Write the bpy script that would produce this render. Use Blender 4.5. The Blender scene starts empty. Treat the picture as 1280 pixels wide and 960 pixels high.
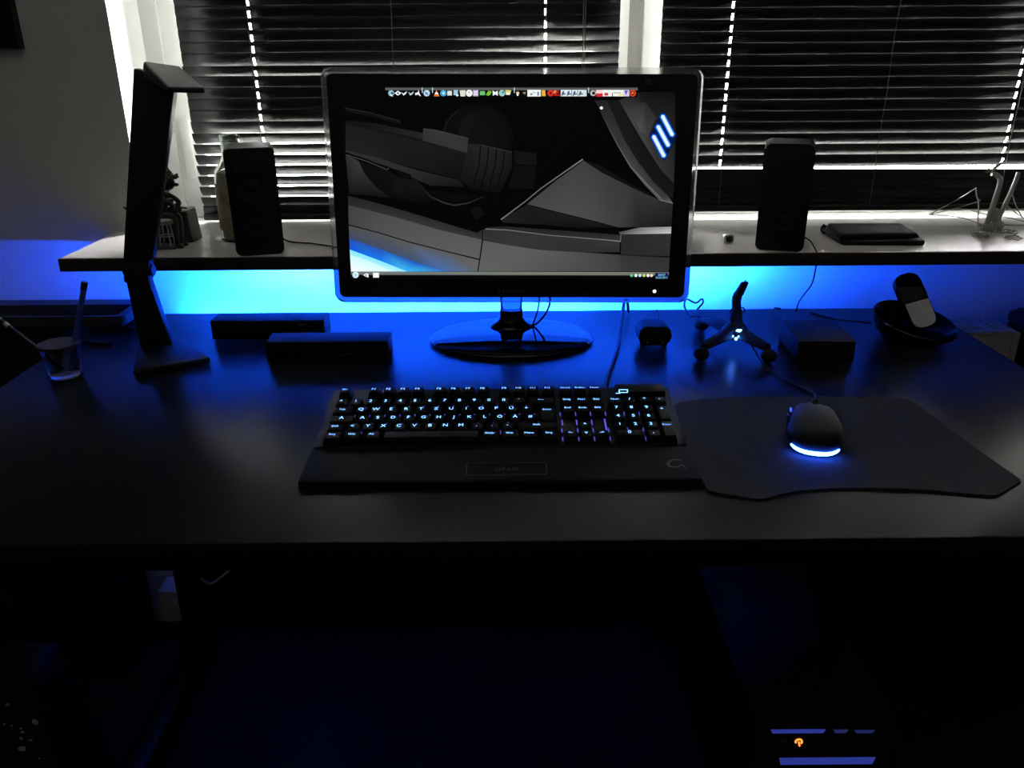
import bpy, bmesh, math, random
from mathutils import Vector, Matrix, Euler
random.seed(7)
SC = bpy.context.scene
COL = SC.collection
PI = math.pi

# ------------------------------------------------------------------ materials
def lin(c):
    return tuple(((v / 12.92) if v <= 0.04045 else ((v + 0.055) / 1.055) ** 2.4) for v in c)

def mat(name, color, rough=0.5, metal=0.0, spec=0.5, noise=0.0, nscale=60.0, stretch=(1, 1, 1), bump=0.0,
        bdist=0.001, bscale=None, emit=None, estr=0.0, trans=0.0, ior=1.45, coat=0.0, rvar=0.05):
    m = bpy.data.materials.new(name); m.use_nodes = True
    nt = m.node_tree; N = nt.nodes; L = nt.links
    b = N['Principled BSDF']
    b.inputs['Base Color'].default_value = (*color, 1)
    b.inputs['Roughness'].default_value = rough
    b.inputs['Metallic'].default_value = metal
    b.inputs['Specular IOR Level'].default_value = spec
    b.inputs['IOR'].default_value = ior
    b.inputs['Transmission Weight'].default_value = trans
    b.inputs['Coat Weight'].default_value = coat
    if emit is not None:
        b.inputs['Emission Color'].default_value = (*emit, 1); b.inputs['Emission Strength'].default_value = estr
    tc = N.new('ShaderNodeTexCoord'); mp = N.new('ShaderNodeMapping'); mp.inputs['Scale'].default_value = stretch
    L.new(tc.outputs['Object'], mp.inputs['Vector'])
    nz = N.new('ShaderNodeTexNoise'); nz.inputs['Scale'].default_value = nscale; nz.inputs['Detail'].default_value = 3
    L.new(mp.outputs['Vector'], nz.inputs['Vector'])
    mr = N.new('ShaderNodeMapRange'); mr.inputs['To Min'].default_value = max(0, rough - rvar); mr.inputs['To Max'].default_value = min(1, rough + rvar)
    L.new(nz.outputs['Fac'], mr.inputs['Value']); L.new(mr.outputs['Result'], b.inputs['Roughness'])
    if noise > 0:
        mx = N.new('ShaderNodeMix'); mx.data_type = 'RGBA'
        mx.inputs['A'].default_value = (*[max(0, c * (1 - noise)) for c in color], 1)
        mx.inputs['B'].default_value = (*[min(1, c * (1 + noise)) for c in color], 1)
        L.new(nz.outputs['Fac'], mx.inputs['Factor']); L.new(mx.outputs['Result'], b.inputs['Base Color'])
    if bump > 0:
        n2 = nz
        if bscale:
            n2 = N.new('ShaderNodeTexNoise'); n2.inputs['Scale'].default_value = bscale; n2.inputs['Detail'].default_value = 4
            L.new(mp.outputs['Vector'], n2.inputs['Vector'])
        bp = N.new('ShaderNodeBump'); bp.inputs['Strength'].default_value = bump; bp.inputs['Distance'].default_value = bdist
        L.new(n2.outputs['Fac'], bp.inputs['Height']); L.new(bp.outputs['Normal'], b.inputs['Normal'])
    return m

def emitmat(name, color, strength):
    return mat(name, (0.02, 0.02, 0.02), 0.5, emit=color, estr=strength)

def panemat():
    m = bpy.data.materials.new('window_glass'); m.use_nodes = True
    nt = m.node_tree; N = nt.nodes; L = nt.links; N.clear()
    out = N.new('ShaderNodeOutputMaterial'); mix = N.new('ShaderNodeMixShader')
    tr = N.new('ShaderNodeBsdfTransparent'); gl = N.new('ShaderNodeBsdfGlossy'); fr = N.new('ShaderNodeFresnel')
    gl.inputs['Roughness'].default_value = 0.02; fr.inputs['IOR'].default_value = 1.25
    tr.inputs['Color'].default_value = (0.97, 0.97, 0.97, 1)
    L.new(fr.outputs[0], mix.inputs[0]); L.new(tr.outputs[0], mix.inputs[1]); L.new(gl.outputs[0], mix.inputs[2])
    L.new(mix.outputs[0], out.inputs['Surface']); return m

def screenmat():
    m = mat('lit_screen', (0.004, 0.004, 0.004), 0.35, spec=0.15)
    N = m.node_tree.nodes; L = m.node_tree.links
    a = N.new('ShaderNodeAttribute'); a.attribute_name = 'art'
    b = N['Principled BSDF']; L.new(a.outputs['Color'], b.inputs['Emission Color']); b.inputs['Emission Strength'].default_value = 1.0
    return m

M = {}
M['wall'] = mat('rough_wallpaper', (0.62, 0.60, 0.57), 0.9, bump=1.0, bdist=0.006, bscale=80, noise=0.04, nscale=30)
M['shadeboard'] = mat('shade_board_black', (0.008, 0.008, 0.009), 0.6, spec=0.2, noise=0.1)
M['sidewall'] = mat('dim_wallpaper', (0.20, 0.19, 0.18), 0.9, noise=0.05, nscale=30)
M['reveal'] = mat('white_reveal_paint', (0.86, 0.85, 0.83), 0.7, noise=0.03)
M['ceiling'] = mat('ceiling_paint', (0.32, 0.315, 0.30), 0.9, noise=0.03)
M['floor'] = mat('dark_floor', (0.010, 0.009, 0.008), 0.6, spec=0.2, noise=0.3, nscale=8, stretch=(1, 8, 1))
M['frame'] = mat('white_window_frame', (0.84, 0.84, 0.82), 0.35, noise=0.03)
M['recess'] = mat('recess_shade_grey', (0.30, 0.29, 0.275), 0.6, noise=0.05)
M['pane'] = panemat()
M['sill'] = mat('sill_top', (0.80, 0.78, 0.75), 0.24, spec=0.8, noise=0.05, nscale=12, stretch=(1, 6, 1))
M['silledge'] = mat('sill_edge_brown', (0.030, 0.019, 0.014), 0.5, noise=0.1)
M['slat'] = mat('black_lacquered_slats', (0.011, 0.011, 0.012), 0.38, spec=0.3, noise=0.1)
M['cord'] = mat('grey_cord', (0.16, 0.15, 0.15), 0.8, noise=0.2, nscale=400)
M['desk'] = mat('black_brown_wood', (0.0095, 0.0089, 0.0084), 0.29, spec=0.17, noise=0.25, nscale=30, stretch=(1, 22, 4), bump=0.02, bdist=0.0003, bscale=80, rvar=0.03)
M['steel'] = mat('dark_steel', (0.03, 0.03, 0.035), 0.45, metal=0.6, noise=0.1)
M['blk'] = mat('black_plastic', (0.009, 0.009, 0.010), 0.5, spec=0.25, noise=0.1, nscale=200)
M['blkmatte'] = mat('matt_black_plastic', (0.013, 0.013, 0.013), 0.6, spec=0.3, noise=0.12, nscale=250)
M['gloss'] = mat('gloss_black', (0.004, 0.004, 0.005), 0.06, noise=0.05, rvar=0.02)
M['glosshi'] = mat('gloss_black_lacquer', (0.004, 0.004, 0.005), 0.12, noise=0.05, rvar=0.02)
M['clear'] = mat('clear_acrylic', (0.97, 0.98, 0.98), 0.10, trans=0.93, ior=1.45, rvar=0.01)
M['glass'] = mat('clear_glass', (0.90, 0.95, 0.90), 0.02, trans=1.0, ior=1.45, rvar=0.01)
M['lampblk'] = mat('lamp_black', (0.013, 0.013, 0.013), 0.5, noise=0.1)
M['silver'] = mat('silver', (0.55, 0.55, 0.53), 0.32, metal=0.85, noise=0.08)
M['keypad'] = mat('brushed_silver_keypad', (0.86, 0.85, 0.82), 0.45, metal=0.1, noise=0.12, nscale=40)
M['greywire'] = mat('grey_wire_metal', (0.42, 0.41, 0.38), 0.42, metal=0.5, noise=0.15)
M['padcloth'] = mat('mouse_pad_cloth', (0.030, 0.030, 0.031), 0.95, noise=0.25, nscale=900, bump=0.2, bdist=0.0005, spec=0.2)
M['rest'] = mat('soft_touch_rest', (0.0050, 0.0050, 0.0050), 0.65, spec=0.12, noise=0.1, nscale=300)
M['restlogo'] = mat('rest_print', (0.045, 0.045, 0.045), 0.55, noise=0.1)
M['key'] = mat('keycap_plastic', (0.006, 0.006, 0.007), 0.6, spec=0.25, noise=0.1)
M['legend'] = emitmat('backlit_legend', (0.17, 0.42, 1.0), 3.0)
M['leak'] = emitmat('backlight_leak', (0.10, 0.09, 0.75), 0.9)
M['mouseled'] = emitmat('mouse_glow', (0.022, 0.10, 1.0), 60.0)
M['hubled'] = emitmat('hub_lights', (0.05, 0.20, 1.0), 38.0)
M['whiteled'] = emitmat('white_power_light', (0.9, 0.92, 1.0), 4.0)
M['blueled'] = emitmat('small_blue_light', (0.04, 0.10, 1.0), 1.6)
M['strip'] = emitmat('blue_led_strip', (0.005, 0.072, 1.0), 3700.0)
M['strip2'] = emitmat('blue_led_band', (0.003, 0.072, 1.0), 600.0)
M['slatback'] = mat('pale_slat_backs', (0.62, 0.62, 0.60), 0.5, noise=0.05)
M['orange'] = emitmat('orange_power_symbol', (1.0, 0.22, 0.03), 2.4)
M['bluebar'] = emitmat('blue_bar_light', (0.022, 0.036, 0.26), 1.0)
M['bluebardim'] = emitmat('dim_blue_bar_light', (0.012, 0.018, 0.09), 1.0)
M['faint'] = mat('faint_print', (0.10, 0.10, 0.11), 0.5, noise=0.05)
M['sticker'] = mat('sticker', (0.045, 0.055, 0.075), 0.5, noise=0.1)
M['leather'] = mat('black_leather', (0.007, 0.007, 0.008), 0.65, spec=0.2, noise=0.2, nscale=120, bump=0.3, bdist=0.0006)
M['paperlabel'] = mat('bottle_label', (0.50, 0.41, 0.29), 0.6, noise=0.7, nscale=38)
M['cream'] = mat('cream_filling', (0.72, 0.68, 0.56), 0.5, noise=0.05)
M['darkmetal'] = mat('dark_scrap_metal', (0.06, 0.055, 0.05), 0.42, metal=0.7, noise=0.4, nscale=150)
M['figgrey'] = mat('dark_grey_board', (0.05, 0.048, 0.045), 0.6, noise=0.15)
M['whitepaper'] = mat('pale_sheet', (0.55, 0.54, 0.52), 0.6, noise=0.05)
M['radiator'] = mat('radiator_enamel', (0.50, 0.47, 0.43), 0.4, noise=0.05)
M['bluepen'] = mat('blue_pen_body', (0.06, 0.10, 0.38), 0.25, noise=0.05)
M['trayrim'] = mat('slate_rim', (0.05, 0.05, 0.055), 0.5, noise=0.1)
M['socket'] = mat('white_plastic', (0.75, 0.75, 0.75), 0.4, noise=0.04)
M['photo'] = mat('dark_print', (0.018, 0.016, 0.016), 0.6, noise=0.3, nscale=20)
M['screen'] = screenmat()

# ------------------------------------------------------------------ geometry helpers
def new(): return bmesh.new()

def box(bm, x0, x1, y0, y1, z0, z1, bev=0.0, seg=2, mi=0):
    vs = [bm.verts.new(p) for p in ((x0, y0, z0), (x1, y0, z0), (x1, y1, z0), (x0, y1, z0), (x0, y0, z1), (x1, y0, z1), (x1, y1, z1), (x0, y1, z1))]
    fs = [bm.faces.new([vs[i] for i in q]) for q in ((0, 3, 2, 1), (4, 5, 6, 7), (0, 1, 5, 4), (1, 2, 6, 5), (2, 3, 7, 6), (3, 0, 4, 7))]
    for f in fs: f.material_index = mi
    if bev > 0:
        es = list({e for f in fs for e in f.edges})
        r = bmesh.ops.bevel(bm, geom=es, offset=bev, segments=seg, affect='EDGES', profile=0.5)
        for f in r['faces']: f.material_index = mi
    return vs

def hexa(bm, p, bev=0.0, seg=2, mi=0):
    """eight corners: bottom ring of four then top ring of four"""
    vs = [bm.verts.new(q) for q in p]
    fs = [bm.faces.new([vs[i] for i in q]) for q in ((0, 3, 2, 1), (4, 5, 6, 7), (0, 1, 5, 4), (1, 2, 6, 5), (2, 3, 7, 6), (3, 0, 4, 7))]
    for f in fs: f.material_index = mi
    if bev > 0:
        bmesh.ops.bevel(bm, geom=list({e for f in fs for e in f.edges}), offset=bev, segments=seg, affect='EDGES', profile=0.5)

def prism(bm, pts, a0, a1, axis='z', bev=0.0, seg=2, mi=0):
    def P(u, v, w):
        return {'z': (u, v, w), 'y': (u, w, v), 'x': (w, u, v)}[axis]
    lo = [bm.verts.new(P(u, v, a0)) for u, v in pts]; hi = [bm.verts.new(P(u, v, a1)) for u, v in pts]
    n = len(pts); fs = [bm.faces.new(lo[::-1]), bm.faces.new(hi)]
    for i in range(n): fs.append(bm.faces.new([lo[i], lo[(i + 1) % n], hi[(i + 1) % n], hi[i]]))
    for f in fs: f.material_index = mi
    if bev > 0:
        es = list(set(fs[0].edges) | set(fs[1].edges))
        bmesh.ops.bevel(bm, geom=es, offset=bev, segments=seg, affect='EDGES', profile=0.5)
    return fs

def rrect(x0, x1, y0, y1, r, n=6):
    pts = []
    for cx, cy, a in ((x1 - r, y0 + r, -90), (x1 - r, y1 - r, 0), (x0 + r, y1 - r, 90), (x0 + r, y0 + r, 180)):
        for i in range(n + 1):
            t = math.radians(a + 90 * i / n); pts.append((cx + r * math.cos(t), cy + r * math.sin(t)))
    return pts

def ringprism(bm, outer, inner, a0, a1, axis='z', mi=0):
    def P(u, v, w):
        return {'z': (u, v, w), 'y': (u, w, v), 'x': (w, u, v)}[axis]
    R = [[bm.verts.new(P(u, v, w)) for u, v in ring] for w in (a0, a1) for ring in (outer, inner)]
    n = len(outer)
    for i in range(n):
        j = (i + 1) % n
        for a, b in ((0, 1), (1, 3), (3, 2), (2, 0)):
            f = bm.faces.new([R[a][i], R[a][j], R[b][j], R[b][i]]); f.material_index = mi

def smoothpath(pts, n=8):
    pts = [Vector(p) for p in pts]
    if len(pts) < 3: return pts
    out = []
    for i in range(len(pts) - 1):
        p0 = pts[max(i - 1, 0)]; p1 = pts[i]; p2 = pts[i + 1]; p3 = pts[min(i + 2, len(pts) - 1)]
        for k in range(n):
            t = k / n
            out.append(0.5 * ((2 * p1) + (p2 - p0) * t + (2 * p0 - 5 * p1 + 4 * p2 - p3) * t * t + (3 * p1 - p0 - 3 * p2 + p3) * t ** 3))
    out.append(pts[-1]); return out

def tube(bm, pts, r, n=8, smooth=6, mi=0, closed=False):
    P = smoothpath(pts, smooth) if smooth else [Vector(p) for p in pts]
    m = len(P); rad = r if callable(r) else (lambda t: r)
    up = Vector((0, 0, 1)); rings = []; prev = None
    for i in range(m):
        d = (P[min(i + 1, m - 1)] - P[max(i - 1, 0)])
        if d.length < 1e-9: d = Vector((0, 0, 1))
        d.normalize()
        if prev is None:
            a = d.cross(up)
            if a.length < 1e-3: a = d.cross(Vector((1, 0, 0)))
        else:
            a = prev - d * prev.dot(d)
        a.normalize(); prev = a; b = d.cross(a)
        R = rad(i / max(1, m - 1))
        rings.append([bm.verts.new(P[i] + (a * math.cos(2 * PI * k / n) + b * math.sin(2 * PI * k / n)) * R) for k in range(n)])
    for i in range(m - 1):
        for k in range(n):
            f = bm.faces.new([rings[i][k], rings[i][(k + 1) % n], rings[i + 1][(k + 1) % n], rings[i + 1][k]]); f.material_index = mi
    for ring, rev in ((rings[0], True), (rings[-1], False)):
        f = bm.faces.new(ring[::-1] if rev else ring); f.material_index = mi

def lathe(bm, prof, c=(0, 0, 0), n=32, sx=1.0, sy=1.0, mi=0, rot=None):
    """prof: (radius, z) from one end to the other; closes on the axis at radius 0"""
    rings = []
    for r, z in prof:
        if r <= 1e-7: rings.append([bm.verts.new((0, 0, z))])
        else: rings.append([bm.verts.new((r * sx * math.cos(2 * PI * k / n), r * sy * math.sin(2 * PI * k / n), z)) for k in range(n)])
    for a, b in zip(rings, rings[1:]):
        for k in range(n):
            j = (k + 1) % n
            if len(a) == 1 and len(b) == 1: continue
            if len(a) == 1: f = bm.faces.new([a[0], b[j], b[k]])
            elif len(b) == 1: f = bm.faces.new([a[k], a[j], b[0]])
            else: f = bm.faces.new([a[k], a[j], b[j], b[k]])
            f.material_index = mi
    for ring, rev in ((rings[0], True), (rings[-1], False)):
        if len(ring) > 1:
            f = bm.faces.new(ring[::-1] if rev else ring); f.material_index = mi
    T = Matrix.Translation(Vector(c)) @ (rot.to_4x4() if rot else Matrix.Identity(4))
    bmesh.ops.transform(bm, matrix=T, verts=[v for r in rings for v in r])

def ball(bm, c, r, sx=1, sy=1, sz=1, u=16, v=10, mi=0):
    prof = [(r * math.sin(PI * i / v), -r * sz * math.cos(PI * i / v)) for i in range(v + 1)]
    prof[0] = (0, -r * sz); prof[-1] = (0, r * sz)
    lathe(bm, prof, c, u, sx, sy, mi)

def obj(name, bm, m, parent=None, angle=38, normals=True):
    if normals: bmesh.ops.recalc_face_normals(bm, faces=bm.faces[:])
    ca = math.radians(angle)
    for f in bm.faces: f.smooth = True
    for e in bm.edges:
        if len(e.link_faces) == 2: e.smooth = e.calc_face_angle(0) < ca
    me = bpy.data.meshes.new(name); bm.to_mesh(me); bm.free()
    for x in (m if isinstance(m, (list, tuple)) else [m]): me.materials.append(x)
    o = bpy.data.objects.new(name, me); COL.objects.link(o)
    if parent: o.parent = parent
    return o

def tag(o, label, cat, group=None):
    o['label'] = label; o['category'] = cat
    if group: o['group'] = group
    return o

def thing(name, label, cat, loc=(0, 0, 0), rotz=0.0, group=None):
    o = bpy.data.objects.new(name, None); COL.objects.link(o); o.empty_display_size = 0.02
    o.location = loc; o.rotation_euler = (0, 0, rotz)
    return tag(o, label, cat, group)

def struct(o): o['kind'] = 'structure'; return o

def textmesh(s, size, extrude=0.0, align='CENTER', spacing=1.0):
    cu = bpy.data.curves.new('text', 'FONT'); cu.body = s; cu.size = size; cu.extrude = extrude
    cu.align_x = align; cu.align_y = 'CENTER'; cu.resolution_u = 3; cu.space_character = spacing
    o = bpy.data.objects.new('text', cu); COL.objects.link(o)
    dg = bpy.context.evaluated_depsgraph_get(); dg.update()
    me = bpy.data.meshes.new_from_object(o.evaluated_get(dg))
    bpy.data.objects.remove(o); bpy.data.curves.remove(cu)
    return me

def textobj(name, s, size, m, parent, mx, extrude=0.0, spacing=1.0):
    me = textmesh(s, size, extrude, spacing=spacing); me.name = name; me.transform(mx); me.materials.clear(); me.materials.append(m)
    o = bpy.data.objects.new(name, me); COL.objects.link(o); o.parent = parent
    return o

RX = lambda a: Matrix.Rotation(a, 4, 'X')
RY = lambda a: Matrix.Rotation(a, 4, 'Y')
RZ = lambda a: Matrix.Rotation(a, 4, 'Z')
TR = lambda x, y, z: Matrix.Translation((x, y, z))
DESK = 0.74      # desk top height
SILL = 0.887     # sill top height
WALL = 1.550     # inner face of the window wall
FRAME = 1.685    # room side of the window frame

# ------------------------------------------------------------------ camera
cam = bpy.data.cameras.new('camera'); co = bpy.data.objects.new('camera', cam); COL.objects.link(co)
cam.sensor_width = 36.0; cam.lens = 1040.0 / 1280.0 * 36.0; cam.clip_start = 0.02
co.matrix_world = TR(0, 0, 1.20) @ RX(math.radians(90 - 22.0)) @ RZ(math.radians(-0.45))
SC.camera = co
SKY = 140.0
ROOM = 1.0
SCREEN_ART = [
([-1080, 2498, -1074, 2562, -1059, 2626, -1036, 2687, -1004, 2745, -965, 2798, -919, 2847, -866, 2890, -809, 2927, -747, 2956, -681, 2978, -613, 2993, -544, 2999, -475, 2997, -406, 2987, -340, 2970, -276, 2944, -217, 2912, -163, 2872, -114, 2827, -72, 2776, -38, 2720, -11, 2661, 7, 2598, 17, 2534, 17, 2469, 9, 2405, -9, 2341, -35, 2281, -69, 2223, -111, 2170, -228, 2045, -927, 2044], [9, 9, 9]),
([-978, 2498, -973, 2553, -961, 2608, -942, 2661, -916, 2711, -883, 2757, -845, 2799, -801, 2836, -753, 2868, -702, 2893, -648, 2912, -591, 2925, -534, 2930, -476, 2929, -419, 2920, -364, 2905, -311, 2883, -262, 2855, -217, 2821, -177, 2781, -142, 2737, -113, 2689, -91, 2638, -76, 2584, -68, 2529, -68, 2473, -75, 2418, -90, 2363, -111, 2311, -140, 2261, -175, 2216, -227, 2164, -925, 2163], [12, 12, 12, 12, 12, 12, 12, 12, 12, 12, 12, 12, 12, 12, 12, 12, 12, 12, 12, 12, 12, 12, 12, 12, 12, 12, 12, 12, 12, 12, 12, 12, 12, 12, 12, 12, 12, 12, 12, 12, 12, 12, 12, 12, 12, 12, 12, 12, 12, 12, 12, 12, 12, 12, 12, 12, 12, 12, 12, 12, 12, 12, 12, 12, 12, 12, 12, 12, 12, 12, 12, 12, 12, 12, 12, 12, 12, 12, 12, 12, 12, 12, 12, 12, 12, 12, 12, 12, 12, 12, 12, 12, 12, 9, 9, 9, 9, 9, 9]),
([-777, 2400, -794, 2438, -806, 2477, -813, 2518, -815, 2560, -811, 2601, -801, 2642, -787, 2681, -767, 2718, -743, 2751, -715, 2782, -684, 2808, -649, 2829, -612, 2846, -573, 2858, -533, 2864, -493, 2865, -452, 2861, -413, 2851, -376, 2835, -341, 2815, -309, 2790, -280, 2761, -256, 2729, -236, 2693, -221, 2655, -211, 2615, -206, 2573, -207, 2532, -213, 2490, -224, 2450, -227, 2204, -759, 2243], [18, 18, 18, 18, 18, 18, 18, 18, 18, 18, 18, 18, 18, 18, 18, 18, 18, 18, 18, 18, 18, 18, 18, 18, 18, 18, 18, 18, 18, 18, 18, 18, 18, 18, 18, 18, 18, 18, 18, 18, 18, 18, 18, 18, 18, 13, 13, 13, 13, 13, 13, 13, 13, 13, 13, 13, 13, 13, 13, 13, 13, 13, 13, 13, 13, 13, 13, 13, 13, 13, 13, 13, 13, 13, 13, 13, 13, 13, 13, 13, 13, 13, 13, 13, 13, 13, 13, 13, 13, 13, 13, 13, 13, 13, 13, 13, 17, 17, 17]),
([-1036, 2538, -1029, 2578, -1039, 2580, -1046, 2539], [34, 34, 34]),
([-1029, 2578, -1018, 2617, -1028, 2620, -1039, 2580], [34, 34, 34]),
([-1018, 2617, -1004, 2655, -1013, 2659, -1028, 2620], [34, 34, 34]),
([-1004, 2655, -986, 2692, -995, 2697, -1013, 2659], [34, 34, 34]),
([-986, 2692, -964, 2728, -973, 2733, -995, 2697], [34, 34, 34]),
([-964, 2728, -940, 2762, -948, 2767, -973, 2733], [34, 34, 34]),
([-940, 2762, -912, 2793, -919, 2800, -948, 2767], [34, 34, 34]),
([-912, 2793, -881, 2823, -888, 2830, -919, 2800], [34, 34, 34]),
([-881, 2823, -848, 2850, -854, 2857, -888, 2830], [34, 34, 34]),
([-848, 2850, -812, 2874, -817, 2882, -854, 2857], [34, 34, 34]),
([-2505, 2928, -1999, 2825, -1700, 2741, -1702, 2691, -2002, 2779, -2508, 2878], [16, 16, 16]),
([-2507, 2920, -2160, 2859, -2157, 2868, -2504, 2929], [38, 38, 38]),
([-2160, 2859, -1698, 2737, -1694, 2746, -2157, 2868], [38, 38, 38]),
([-1698, 2737, -1695, 2698, -1685, 2700, -1694, 2746], [38, 38, 38]),
([-2504, 2748, -2005, 2702, -1343, 2556, -676, 2302, -1351, 2282, -2015, 2496, -2508, 2690], [18, 18, 18, 18, 18, 18, 18, 18, 18, 18, 18, 18, 18, 18, 18, 18, 18, 18, 18, 18, 18]),
([-2126, 2710, -1322, 2563, -1325, 2470, -2130, 2632], [20, 20, 20, 36, 36, 36, 36, 36, 36, 20, 20, 20]),
([-2508, 2690, -2011, 2594, -1347, 2431, -677, 2274, -798, 1884, -1462, 2043, -2029, 2202, -2530, 2312], [26, 26, 26, 26, 26, 26, 26, 26, 26, 22, 22, 22, 14, 14, 14, 22, 22, 22, 30, 30, 30, 32, 32, 32]),
([-1340, 2633, -1138, 2610, -665, 2494, -677, 2274, -1358, 2454], [52, 52, 52, 54, 54, 54, 48, 48, 48, 50, 50, 50, 46, 46, 46]),
([-1341, 2626, -1139, 2603, -1137, 2610, -1340, 2633], [70, 70, 70]),
([-1139, 2603, -666, 2486, -664, 2494, -1137, 2610], [70, 70, 70]),
([-659, 2408, -491, 2400, -2, 2291, -2, 2045, -188, 1683, -643, 1743, -799, 1876], [32, 32, 32, 36, 36, 36, 26, 26, 26, 20, 20, 20, 12, 12, 12, 12, 12, 12, 18, 18, 18]),
([-492, 2397, -3, 2287, -1, 2295, -490, 2404], [50, 50, 50]),
([-490, 2386, -517, 2086, -497, 2083, -469, 2384], [9, 9, 9]),
([-517, 2086, -629, 1717, -609, 1712, -497, 2083], [9, 9, 9]),
([-463, 2377, -491, 2085, -483, 2084, -455, 2377], [42, 42, 42, 28, 28, 28, 28, 28, 28, 42, 42, 42]),
([-491, 2085, -602, 1716, -594, 1714, -483, 2084], [28, 28, 28, 12, 12, 12, 12, 12, 12, 28, 28, 28]),
([-367, 2358, -394, 2086, -374, 2083, -347, 2356], [9, 9, 9]),
([-394, 2086, -505, 1718, -485, 1712, -374, 2083], [9, 9, 9]),
([-341, 2349, -367, 2085, -359, 2084, -333, 2348], [42, 42, 42, 28, 28, 28, 28, 28, 28, 42, 42, 42]),
([-367, 2085, -478, 1716, -470, 1714, -359, 2084], [28, 28, 28, 12, 12, 12, 12, 12, 12, 28, 28, 28]),
([-245, 2329, -271, 2087, -251, 2083, -225, 2328], [9, 9, 9]),
([-271, 2087, -380, 1718, -360, 1712, -251, 2083], [9, 9, 9]),
([-219, 2321, -244, 2086, -236, 2084, -210, 2320], [42, 42, 42, 28, 28, 28, 28, 28, 28, 42, 42, 42]),
([-244, 2086, -354, 1716, -346, 1714, -236, 2084], [28, 28, 28, 12, 12, 12, 12, 12, 12, 28, 28, 28]),
([-123, 2301, -147, 2087, -127, 2083, -102, 2299], [9, 9, 9]),
([-147, 2087, -256, 1718, -236, 1712, -127, 2083], [9, 9, 9]),
([-96, 2293, -121, 2086, -113, 2084, -88, 2292], [42, 42, 42, 28, 28, 28, 28, 28, 28, 42, 42, 42]),
([-121, 2086, -229, 1716, -221, 1714, -113, 2084], [28, 28, 28, 12, 12, 12, 12, 12, 12, 28, 28, 28]),
([18, 2315, 366, 2276, 380, 2093, 39, 2117], [17, 17, 17]),
([39, 2093, 368, 2085, 330, 1744, -63, 1756], [13, 13, 13]),
([-2530, 2312, -2029, 2202, -1462, 2024, -807, 1876, -726, 1771, -1263, 1795, -1548, 1915, -1892, 2075, -2533, 2272], [44, 44, 44, 44, 44, 44, 40, 40, 40, 26, 26, 26, 16, 16, 16, 28, 28, 28, 40, 40, 40, 44, 44, 44, 46, 46, 46]),
([-2536, 2271, -2199, 2161, -2191, 2179, -2529, 2290], [8, 8, 8]),
([-2199, 2161, -1910, 2042, -1901, 2060, -2191, 2179], [8, 8, 8]),
([-2520, 2244, -2198, 2141, -2194, 2151, -2516, 2253], [70, 70, 70]),
([-2198, 2141, -1908, 2022, -1905, 2032, -2194, 2151], [70, 70, 70]),
([-1908, 2022, -1880, 2056, -1889, 2062, -1905, 2032], [70, 70, 70]),
([-2534, 2260, -2339, 2154, -2247, 1963, -2092, 1762, -1851, 1600, -2181, 1640, -2512, 1660], [46, 46, 46, 54, 54, 54, 44, 44, 44, 32, 32, 32, 18, 18, 18, 14, 14, 14, 18, 18, 18]),
([-2339, 2154, -1915, 2019, -1714, 1903, -1467, 1875, -1308, 1682, -1145, 1568, -1355, 1510, -1871, 1608, -2092, 1762, -2266, 1983], [12, 12, 12, 14, 14, 14, 20, 20, 20, 22, 22, 22, 14, 14, 14, 10, 10, 10, 8, 8, 8, 9, 9, 9, 10, 10, 10, 10, 10, 10]),
([-1799, 2043, -1547, 1955, -1549, 1891, -1730, 1915], [10, 10, 10]),
([-1776, 1903, -1468, 1867, -1724, 1661, -1826, 1701], [17, 17, 17]),
([-1437, 1815, -1276, 1623, -1260, 1642, -1418, 1831], [16, 16, 16, 34, 34, 34, 34, 34, 34, 16, 16, 16]),
([-1276, 1623, -1067, 1524, -1058, 1547, -1260, 1642], [34, 34, 34, 44, 44, 44, 44, 44, 44, 34, 34, 34]),
([-1067, 1524, -898, 1482, -897, 1507, -1058, 1547], [44, 44, 44, 46, 46, 46, 46, 46, 46, 44, 44, 44]),
([-898, 1482, -685, 1516, -692, 1539, -897, 1507], [46, 46, 46, 38, 38, 38, 38, 38, 38, 46, 46, 46]),
([-685, 1516, -433, 1614, -442, 1637, -692, 1539], [38, 38, 38, 20, 20, 20, 20, 20, 20, 38, 38, 38]),
([-1307, 1722, -479, 1634, -771, 1552, -979, 1552, -1185, 1617], [9, 9, 9]),
([-648, 1437, -501, 1478, -419, 1355, -566, 1272], [14, 14, 14]),
([-2534, 1640, -2021, 1510, -1485, 1354, -945, 1189, -548, 1073, -442, 1127, -64, 1140, 610, 1057, 1690, 941, 1697, 772, 1039, 762, 445, 804, -64, 880, -486, 972, -1157, 1122, -1780, 1304, -2193, 1411, -2538, 1493], [34, 34, 34, 38, 38, 38, 40, 40, 40, 42, 42, 42, 42, 42, 42, 46, 46, 46, 48, 48, 48, 50, 50, 50, 52, 52, 52, 46, 46, 46, 44, 44, 44, 50, 50, 50, 52, 52, 52, 52, 52, 52, 52, 52, 52, 50, 50, 50, 46, 46, 46, 40, 40, 40]),
([-2538, 1493, -2193, 1411, -1780, 1304, -1157, 1122, -465, 964, -510, 663, -996, 778, -1626, 938, -2083, 1080, -2548, 1196], [64, 64, 64, 72, 72, 72, 78, 78, 78, 84, 84, 84, 88, 88, 88, 94, 94, 94, 90, 90, 90, 86, 86, 86, 80, 80, 80, 66, 66, 66]),
([-452, 955, -64, 880, 445, 804, 1039, 762, 1720, 729, 1731, 464, -534, 462, -488, 727], [88, 88, 88, 90, 90, 90, 90, 90, 90, 82, 82, 82, 60, 60, 60, 62, 62, 62, 96, 96, 96, 92, 92, 92]),
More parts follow.
